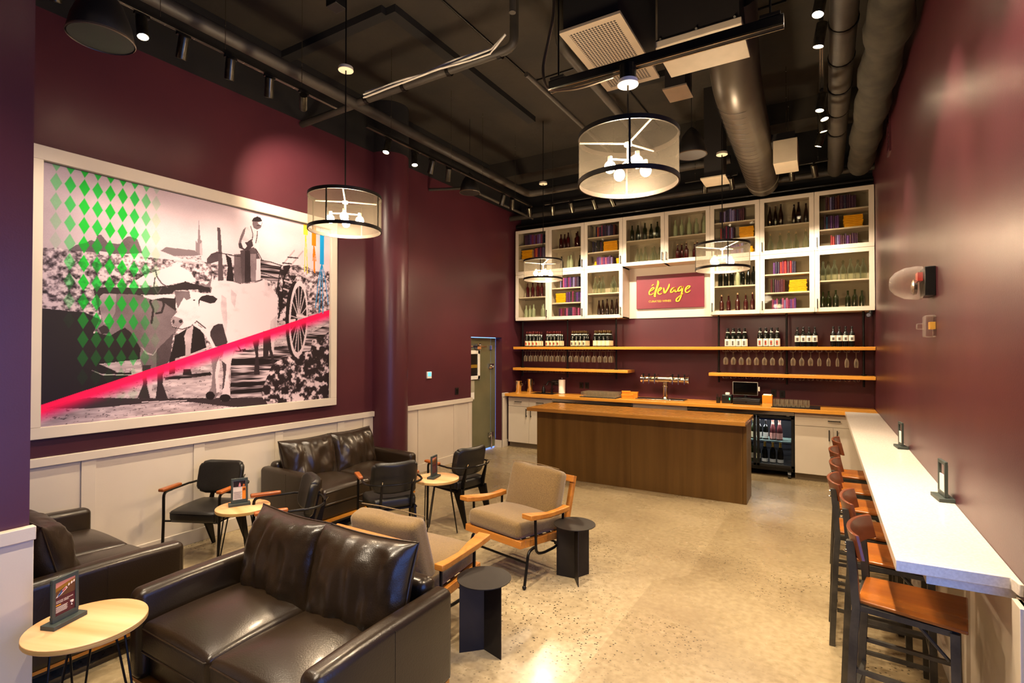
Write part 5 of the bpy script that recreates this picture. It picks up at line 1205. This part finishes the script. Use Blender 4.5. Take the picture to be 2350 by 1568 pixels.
for k,y in enumerate((4.9,5.5,6.1,6.7,7.3)):
    tag(MB().lathe([(.101,-.02),(.108,-.02),(.108,.02),(.101,.02)],(.155,y,4.6),20,Matrix.Rotation(R(90),3,'X')).build('pipe_band',blackmetal,smooth=True),'black band around the big dark pipe, %s from the front'%ORD[k],'band','bands on the dark pipe')
def insf(mb):
    mb.v=[(x+.02*vnoise(x,y*2,z,2.5),y,z+.02*vnoise(z,y*2,x,2.5,4)) for x,y,z in mb.v]; return mb
tag(insf(MB().tube([(.46,1.5+i*.12,4.56) for i in range(62)],[.155+.012*math.sin(i*.9)+.01*(i%6==0) for i in range(62)],18)).build('insulated_duct',insul,smooth=True),'lumpy cloth-wrapped duct running along the right wall top','duct')
pipe('long_pipe',[(-2.2,8.0,4.95),(-2.2,4.6,4.95),(-2.2,4.6,5.5)],.05,pipem,'dark pipe running back behind the central pendant')
pipe('slim_pipe',[(-2.75,4.9,4.95),(-2.75,8.1,4.95)],.028,pipem,'slim pipe running back left of the perforated grille')
pipe('back_pipe',[(-5.49,9.12,4.62),(.655,9.15,4.62)],.05,pipem,'dark pipe running across above the cabinets, nearer one')
pipe('back_pipe',[(-5.49,9.38,4.5),(.655,9.4,4.5)],.04,M('glossy_black_pipe','1a1714',.25,metal=.4),'glossy black pipe running just over the cabinet tops')
# thin conduits on the deck
for k,(pts,l) in enumerate([([(-3.3,2.5,5.49),(-3.25,6.8,5.49)],'left thin conduit running back across the deck'),([(-3.3,6.0,5.49),(-.3,5.9,5.49)],'thin conduit crossing the deck above the central lamp'),([(-2.3,4.8,5.49),(-2.2,8.8,5.49)],'right thin conduit running back across the deck')]):
    pipe('conduit',pts,.011,blackmetal,l,.02,8)
tag(MB().box(-3.79,3.10,5.02,-3.66,3.22,5.14).build('junction_box',dark,bevel=.004),'small black junction box high above the left pendant','junction box')
# supply grille on a square duct
t=thing('supply_grille','perforated supply grille under a square black duct','grille',(-1.43,3.96,4.30))
MB().box(-.21,-.48,.02,.21,.48,1.2).build('duct_box',M('duct_black','100e0c',.6),t); f=MB()
f.box(-.235,-.505,0,.235,-.45,.02); f.box(-.235,.45,0,.235,.505,.02); f.box(-.235,-.45,0,-.18,.45,.02); f.box(.18,-.45,0,.235,.45,.02); f.build('frame',M('grille_frame','9a8d7a',.4,metal=.4),t)
MB().box(-.18,-.45,.008,.18,.45,.012).build('perforated_plate',grillem,t)
t=thing('air_unit','black box air unit with pale tray right of the grille','air unit',(-.9,4.82,4.6)); MB().box(-.33,-.28,.06,.33,.26,.9).build('casing',M('unit_black','1c1815',.6),t)
f=MB().box(-.35,-.30,0,.35,.28,.055); f.build('drip_pan',M('pale_pan','b3a68f',.5),t,bevel=.004); MB().box(-.34,-.292,.056,.34,.272,.07).build('gasket',dark,t)
for x in (-.3,0,.3): MB().cyl((x,-.31,.06),(x,-.29,.08),.01).build('latch',blackmetal,t)
t=thing('spiral_duct','round spiral duct running back from the air unit','duct',(0,0,0)); MB().tube(smoothpath([(-.70,4.95,5.05),(-.725,5.45,4.60),(-.79,8.95,4.57)],.4,8),.225,40).build('duct_pipe',ductm,t,smooth=True)
sm=MB()
for i in range(22):
    y=5.72+i*.145; x=-.735-.055*(y-5.15)/3.8; q=Matrix.Rotation(R(90),3,'X')@Matrix.Rotation(R(8),3,'Y'); sm.lathe([(.225,-.004),(.2275,0),(.225,.004)],(x,y,4.597-(y-5.45)*.0077),36,q,nocap=True)
o=sm.build('spiral_seam',M('seam_dark','1c1813',.5),t,smooth=True); o['kind']='stuff'
MB().lathe([(.226,-.02),(.233,-.02),(.233,.02),(.226,.02)],(-.786,8.7,4.57),40,Matrix.Rotation(R(90),3,'X')).build('collar',M('collar_bright','8d8270',.3,metal=.6),t,smooth=True)
t=thing('side_register','pale box register on the right of the spiral duct','register',(-.38,7.3,4.22)); MB().box(-.13,-.25,0,.13,.2,.28).build('box',M('pale_pan'),t,bevel=.003); MB().box(-.24,-.15,.3,.1,.1,.4).build('boot',M('unit_black'),t); MB().cyl((0,0,.28),(0,0,1.28),.004,n=6).build('hanger_wire',steel,t)
t=thing('side_register','pale flat register plate left of the spiral duct end','register',(-1.25,7.5,4.25)); MB().box(-.16,-.2,0,.16,.2,.02).build('plate',M('pale_pan'),t,bevel=.003); MB().box(-.12,-.15,.02,.12,.15,1.25).build('boot',M('unit_black'),t)
t=thing('side_register','shiny pale register beside the duct, right of the black speaker','register',(-1.28,5.5,4.62)); MB().box(-.12,-.16,0,.12,.16,.015).build('plate',M('grille_frame'),t); MB().box(-.10,-.14,.015,.10,.14,.88).build('boot',M('unit_black'),t)
# strut carrying the central pendant
t=thing('strut_channel','black steel strut channel carrying the central pendant','strut',(0,0,0)); f=MB(); f.box(-1.565,3.09,3.70,-.17,3.13,3.76); f.build('channel',blackmetal,t,bevel=.003)
MB().box(-1.565,3.085,3.695,-.17,3.092,3.705).build('lip',steel,t); MB().box(-1.565,3.128,3.695,-.17,3.135,3.705).build('lip',steel,t)
for x in (-1.50,-.235): MB().cyl((x,3.11,3.76),(x,3.11,5.5),.006,n=8).build('hanger_rod',blackmetal,t); MB().box(x-.05,3.08,3.76,x+.05,3.14,3.775).build('hanger_plate',blackmetal,t)
pipe('flex_conduit',[(-1.12,3.11,3.68),(-1.35,3.10,3.66),(-1.58,3.1,3.7),(-1.62,3.1,3.85),(-1.53,3.1,4.2),(-1.55,3.12,5.5)],.010,rackm,'silver flexible conduit looping up left of the strut',.08,8)
# pendant cone speakers
def speaker(loc,label):
    t=thing('pendant_speaker',label,'speaker',loc,0,'black cone speakers'); MB().lathe([(.15,0),(.155,.01),(.14,.09),(.10,.20),(.05,.27),(.015,.30)],n=32).build('cone',M('speaker_black','14110e',.5),t,smooth=True)
    MB().lathe([(.155,-.004),(.16,0),(.155,.012)],n=32,nocap=True).build('rim',M('speaker_rim','5a4a38',.4),t,smooth=True); MB().lathe([(1e-6,.003),(.148,.003)],n=32).build('grille',M('speaker_grille','6b5a46',.7),t); MB().cyl((0,0,.3),(0,0,ZC-loc[2]),.004,n=6).build('cable',dark,t)
speaker((-1.203,5.775,4.05),'black cone speaker hanging right of the central pendant'); speaker((-4.648,6.508,4.36),'black cone speaker hanging over the left wall near the corner'); speaker((-3.45,1.30,3.70),'black cone speaker cropped at the top left corner')
# ------------------------------------------------------------------ track lights
def track(p0,p1,label,rods):
    t=thing('light_track',label,'track',(0,0,0),0,'black lighting tracks'); p0=Vector(p0);p1=Vector(p1); d=(p1-p0)
    MB().cbox((p0+p1)/2,(d.length,.036,.03),Matrix.Rotation(math.atan2(d.y,d.x),3,'Z')).build('rail',trackm,t)
    for s in (-.008,.008):
        nn=Vector((-d.y,d.x,0)).normalized()*s; MB().cbox((p0+p1)/2+nn+Vector((0,0,-.016)),(d.length,.004,.003),Matrix.Rotation(math.atan2(d.y,d.x),3,'Z')).build('conductor',steel,t)
    for f in rods: q=p0+d*f; MB().cyl(q,(q.x,q.y,ZC),.003,n=5).build('hanger_wire',steel,t)
TZ=4.45
track((-4.28,-.5,TZ),(-4.28,3.64,TZ),'black light track along the mural wall',(.3,.6,.72,.9)); track((-4.35,4.12,TZ),(-4.35,7.95,TZ),'black light track beyond the column along the left wall',(.1,.4,.6,.85))
track((-4.1,7.95,TZ),(-2.55,7.95,TZ),'black light track before the cabinets, left part',(.1,.8)); track((-1.75,7.95,TZ),(-1.03,7.95,TZ),'short black light track left of the spiral duct',(.2,.8)); track((-.5,7.95,TZ),(.07,7.95,TZ),'short black light track right of the spiral duct',(.2,.8)); track((0,-.5,TZ),(0,7.1,TZ),'black light track running back near the right wall',(.2,.6,.7,.95))
track((-2.2,-.8,TZ),(-2.2,2.2,TZ),'added black light track over the front of the room',(.2,.8))  # unseen track, added to carry the extra front heads
NH=0
def head(x,y,target,label,power=0,angle=50,lit=True,z=None,color=WARM,lensm=None):
    top=Vector((x,y,TZ-.02)); tg=Vector(target); piv=top+Vector((0,0,-.07)); d=(tg-piv).normalized()
    t=thing('track_head',label,'track light',tuple(top),0,'black cylinder track heads')
    rel=piv-top; q=d.to_track_quat('-Z','Y').to_matrix()
    MB().cbox((0,0,-.012),(.03,.10,.022)).build('adapter',trackm,t); MB().cyl((0,0,-.02),rel,.008,n=8).build('stem',trackm,t)
    m=MB().lathe([(.012,.05),(.036,.048),(.038,.04),(.038,-.115),(.034,-.12),(.034,-.10)],rel,20,q); m.build('barrel',headm,t,smooth=True)
    MB().lathe([(1e-6,-.112),(.034,-.112)],rel,20,q).build('lens',(lensm or lens) if lit else lens_dim,t)
    if power:
        l=lamp('spot_beam','SPOT',(0,0,0),power*SPW,color,.03,None,angle,.75); l.parent=t; l.location=rel+d*.13; l.rotation_euler=d.to_track_quat('-Z','Y').to_euler()
H=head
# mural wall
H(-4.28,1.35,(-5.5,1.9,2.0),'track head at near end of the mural track',M1,62)
H(-4.28,1.86,(-3.2,1.7,.4),'bright track head facing the camera, top left',M2,70); H(-4.28,2.15,(-5.45,2.35,2.1),'second track head from left over the mural',M1,60); H(-4.27,2.52,(-5.45,3.0,2.0),'third track head from left over the mural',M1,60)
H(-4.27,2.88,(-5.45,3.55,2.1),'fourth track head from left over the mural',M1,60); H(-4.26,3.23,(-5.45,4.12,3.7),'fifth track head from left over the mural',M1*2.0,74)
H(-4.28,.9,(-4.6,1.7,.4),'added track head above the left sofa, out of view',M2,70)  # unseen extra head, added to light the left sofa
# second track
H(-4.35,4.45,(-4.2,3.2,.5),'lit track head beside the column aimed at the camera',M2*.9,65); H(-4.36,4.92,(-3.6,4.3,.5),'second lit track head beside the column',M2,65); H(-4.35,5.25,(-5.4,5.6,1.8),'dark track head behind the lit ones by the column',M1*.5,55)
H(-4.35,5.60,(-5.5,6.6,2.0),'pale-bodied track head left of the hanging cone speaker',M1*.5,60); H(-4.35,7.0,(-5.5,7.4,1.4),'track head, first of three near the far left corner',M1*.6,55); H(-4.35,7.28,(-5.3,8.6,1.8),'track head, second of three near the far left corner',M1*.6,55); H(-4.35,7.85,(-4.9,9.4,2.6),'track head, third of three near the far left corner',M1*.7,60)
# bar wall
for x,tx,l in ((-3.95,-4.6,'first'),(-3.6,-3.7,'second'),(-3.2,-3.0,'third'),(-2.9,-2.4,'fourth')): H(x,7.95,(tx,9.5,2.3),'track head before the left cabinets, %s from left'%l,BK,72)
for x,tx,l in ((-1.46,-1.9,'first'),(-1.11,-1.0,'second'),(-.35,-.35,'third'),(-.09,.25,'fourth')): H(x,7.95,(tx,9.5,2.3),'track head before the right cabinets, %s from left'%l,BK,72)
# right track; the out-of-view heads are added to brighten wall and counter
H(0,2.2,(.66,2.6,2.2),'added track head over the near end of the quartz counter, out of view',RW*1.8,66); H(0,3.1,(.55,3.4,1.1),'added track head over the quartz counter, out of view',RW,66); H(0,3.6,(.66,4.3,2.3),'added track head washing the right wall, just out of view',RW*1.1,66); H(0,4.1,(-.7,3.2,0),'topmost lit head on the right track',FLW,75); H(0,4.5,(-.7,4.9,0),'second lit head from top on the right track',FLW,75); H(0,5.75,(-.6,5.3,0),'third lit head on the right track, by the grey pipe',FLW,75)
H(0,6.0,(.66,5.6,1.4),'dim head just past the third lit one on the right track',RW*.8,66); H(0,6.3,(.5,6.9,1.0),'first of two tilted heads at the far end of the right track',RW*.7,66); H(0,6.75,(-1.2,7.4,.6),'second of two tilted heads at the far end of the right track',FLW*.8,70)
# front of the room: unseen heads added to light the seating and floor
H(-2.2,.2,(-2.0,1.7,.3),'added track head over the foreground sofa, out of view',FRW,75); H(-2.2,1.2,(-2.6,2.6,.3),'added track head over the tan chairs, out of view',FRW,75); H(-2.2,1.9,(-1.4,3.2,0),'added track head over the open floor, out of view',FRW*.6,75); H(-2.2,-.4,(-3.3,.9,.6),'added track head over the near table, out of view',FRW*.8,75)
# ------------------------------------------------------------------ small wall things
t=thing('thermostat','small white thermostat with glowing blue screen on left wall','thermostat',(-5.5,6.56,1.535),90); MB().box(-.055,-.025,-.055,.055,0,.055).build('case',white,t,bevel=.004); MB().box(-.04,-.028,-.02,.04,-.025,.045).build('screen',M('blue_screen','60c8ff',.4,emis=.35,ecol='58c0ff'),t)
t=thing('outlet','black switch plate on the maroon wall left of the glass door','switch',(-5.5,7.32,1.22),90); MB().box(-.045,-.012,-.06,.045,0,.06).build('plate',dark,t,bevel=.003); MB().box(-.02,-.016,-.035,.02,-.012,.035).build('rocker',blackmetal,t)
cg=glossmix('clear_plastic','c8beb6','fbf6f2',.02,.04,.42)
t=thing('alarm_horn','black wall alarm strobe under a clear plastic dome','alarm',(.66,4.62,2.44),-90); MB().box(-.12,-.06,-.10,.12,0,.10).build('housing',dark,t,bevel=.004)
MB().lathe([(.115,0),(.12,.03),(.11,.10),(.08,.155),(.04,.185),(1e-6,.19)],(0,-.06,0),24,Matrix.Rotation(R(90),3,'X')).build('dome',cg,t,smooth=True); MB().box(-.05,-.09,.01,.05,-.061,.07).build('red_strobe',M('strobe_red','b03028',.4),t); MB().lathe([(1e-6,0),(.05,0),(.055,.02),(.03,.03)],(0,-.09,-.03),16,Matrix.Rotation(R(90),3,'X')).build('horn_disc',steel,t,smooth=True)
t=thing('alarm_cover','small clear plastic alarm cover below the strobe dome','alarm',(.66,4.56,2.13),-90); MB().box(-.07,-.06,-.075,.07,0,.075).build('clear_box',cg,t,bevel=.01); MB().box(-.025,-.10,-.02,.025,-.06,.02).build('clear_knob',cg,t,bevel=.006); MB().box(-.04,-.03,-.02,.04,-.001,.03).build('yellow_tab',M('tab_yellow','c89a38',.5),t)
t=thing('wall_vent','narrow maroon vent grille high on the right wall','vent',(.66,7.2,4.45),-90); f=MB(); f.box(-.12,-.02,-.28,.12,0,-.25); f.box(-.12,-.02,.25,.12,0,.28); f.box(-.12,-.02,-.25,-.10,0,.25); f.box(.10,-.02,-.25,.12,0,.25); f.build('frame',maroon,t); MB().box(-.10,-.004,-.25,.10,0,.25).build('opening',blackp,t)
for k in range(9): xf(MB().box(-.10,-.012,-.002,.10,.0,.002),T(0,-.004,-.22+k*.055,30)).build('louvre',maroon,t)
t=thing('security_camera','small black camera under the right end of the cabinets','camera',(.60,9.2,2.49)); MB().cyl((0,0,.04),(0,0,0),.025).build('mount',dark,t); MB().cyl((0,.03,-.02),(-.03,-.07,-.03),.035,n=20).build('body',dark,t,smooth=True); MB().cyl((-.03,-.07,-.03),(-.032,-.078,-.031),.025,n=16).build('lens',chrome,t)
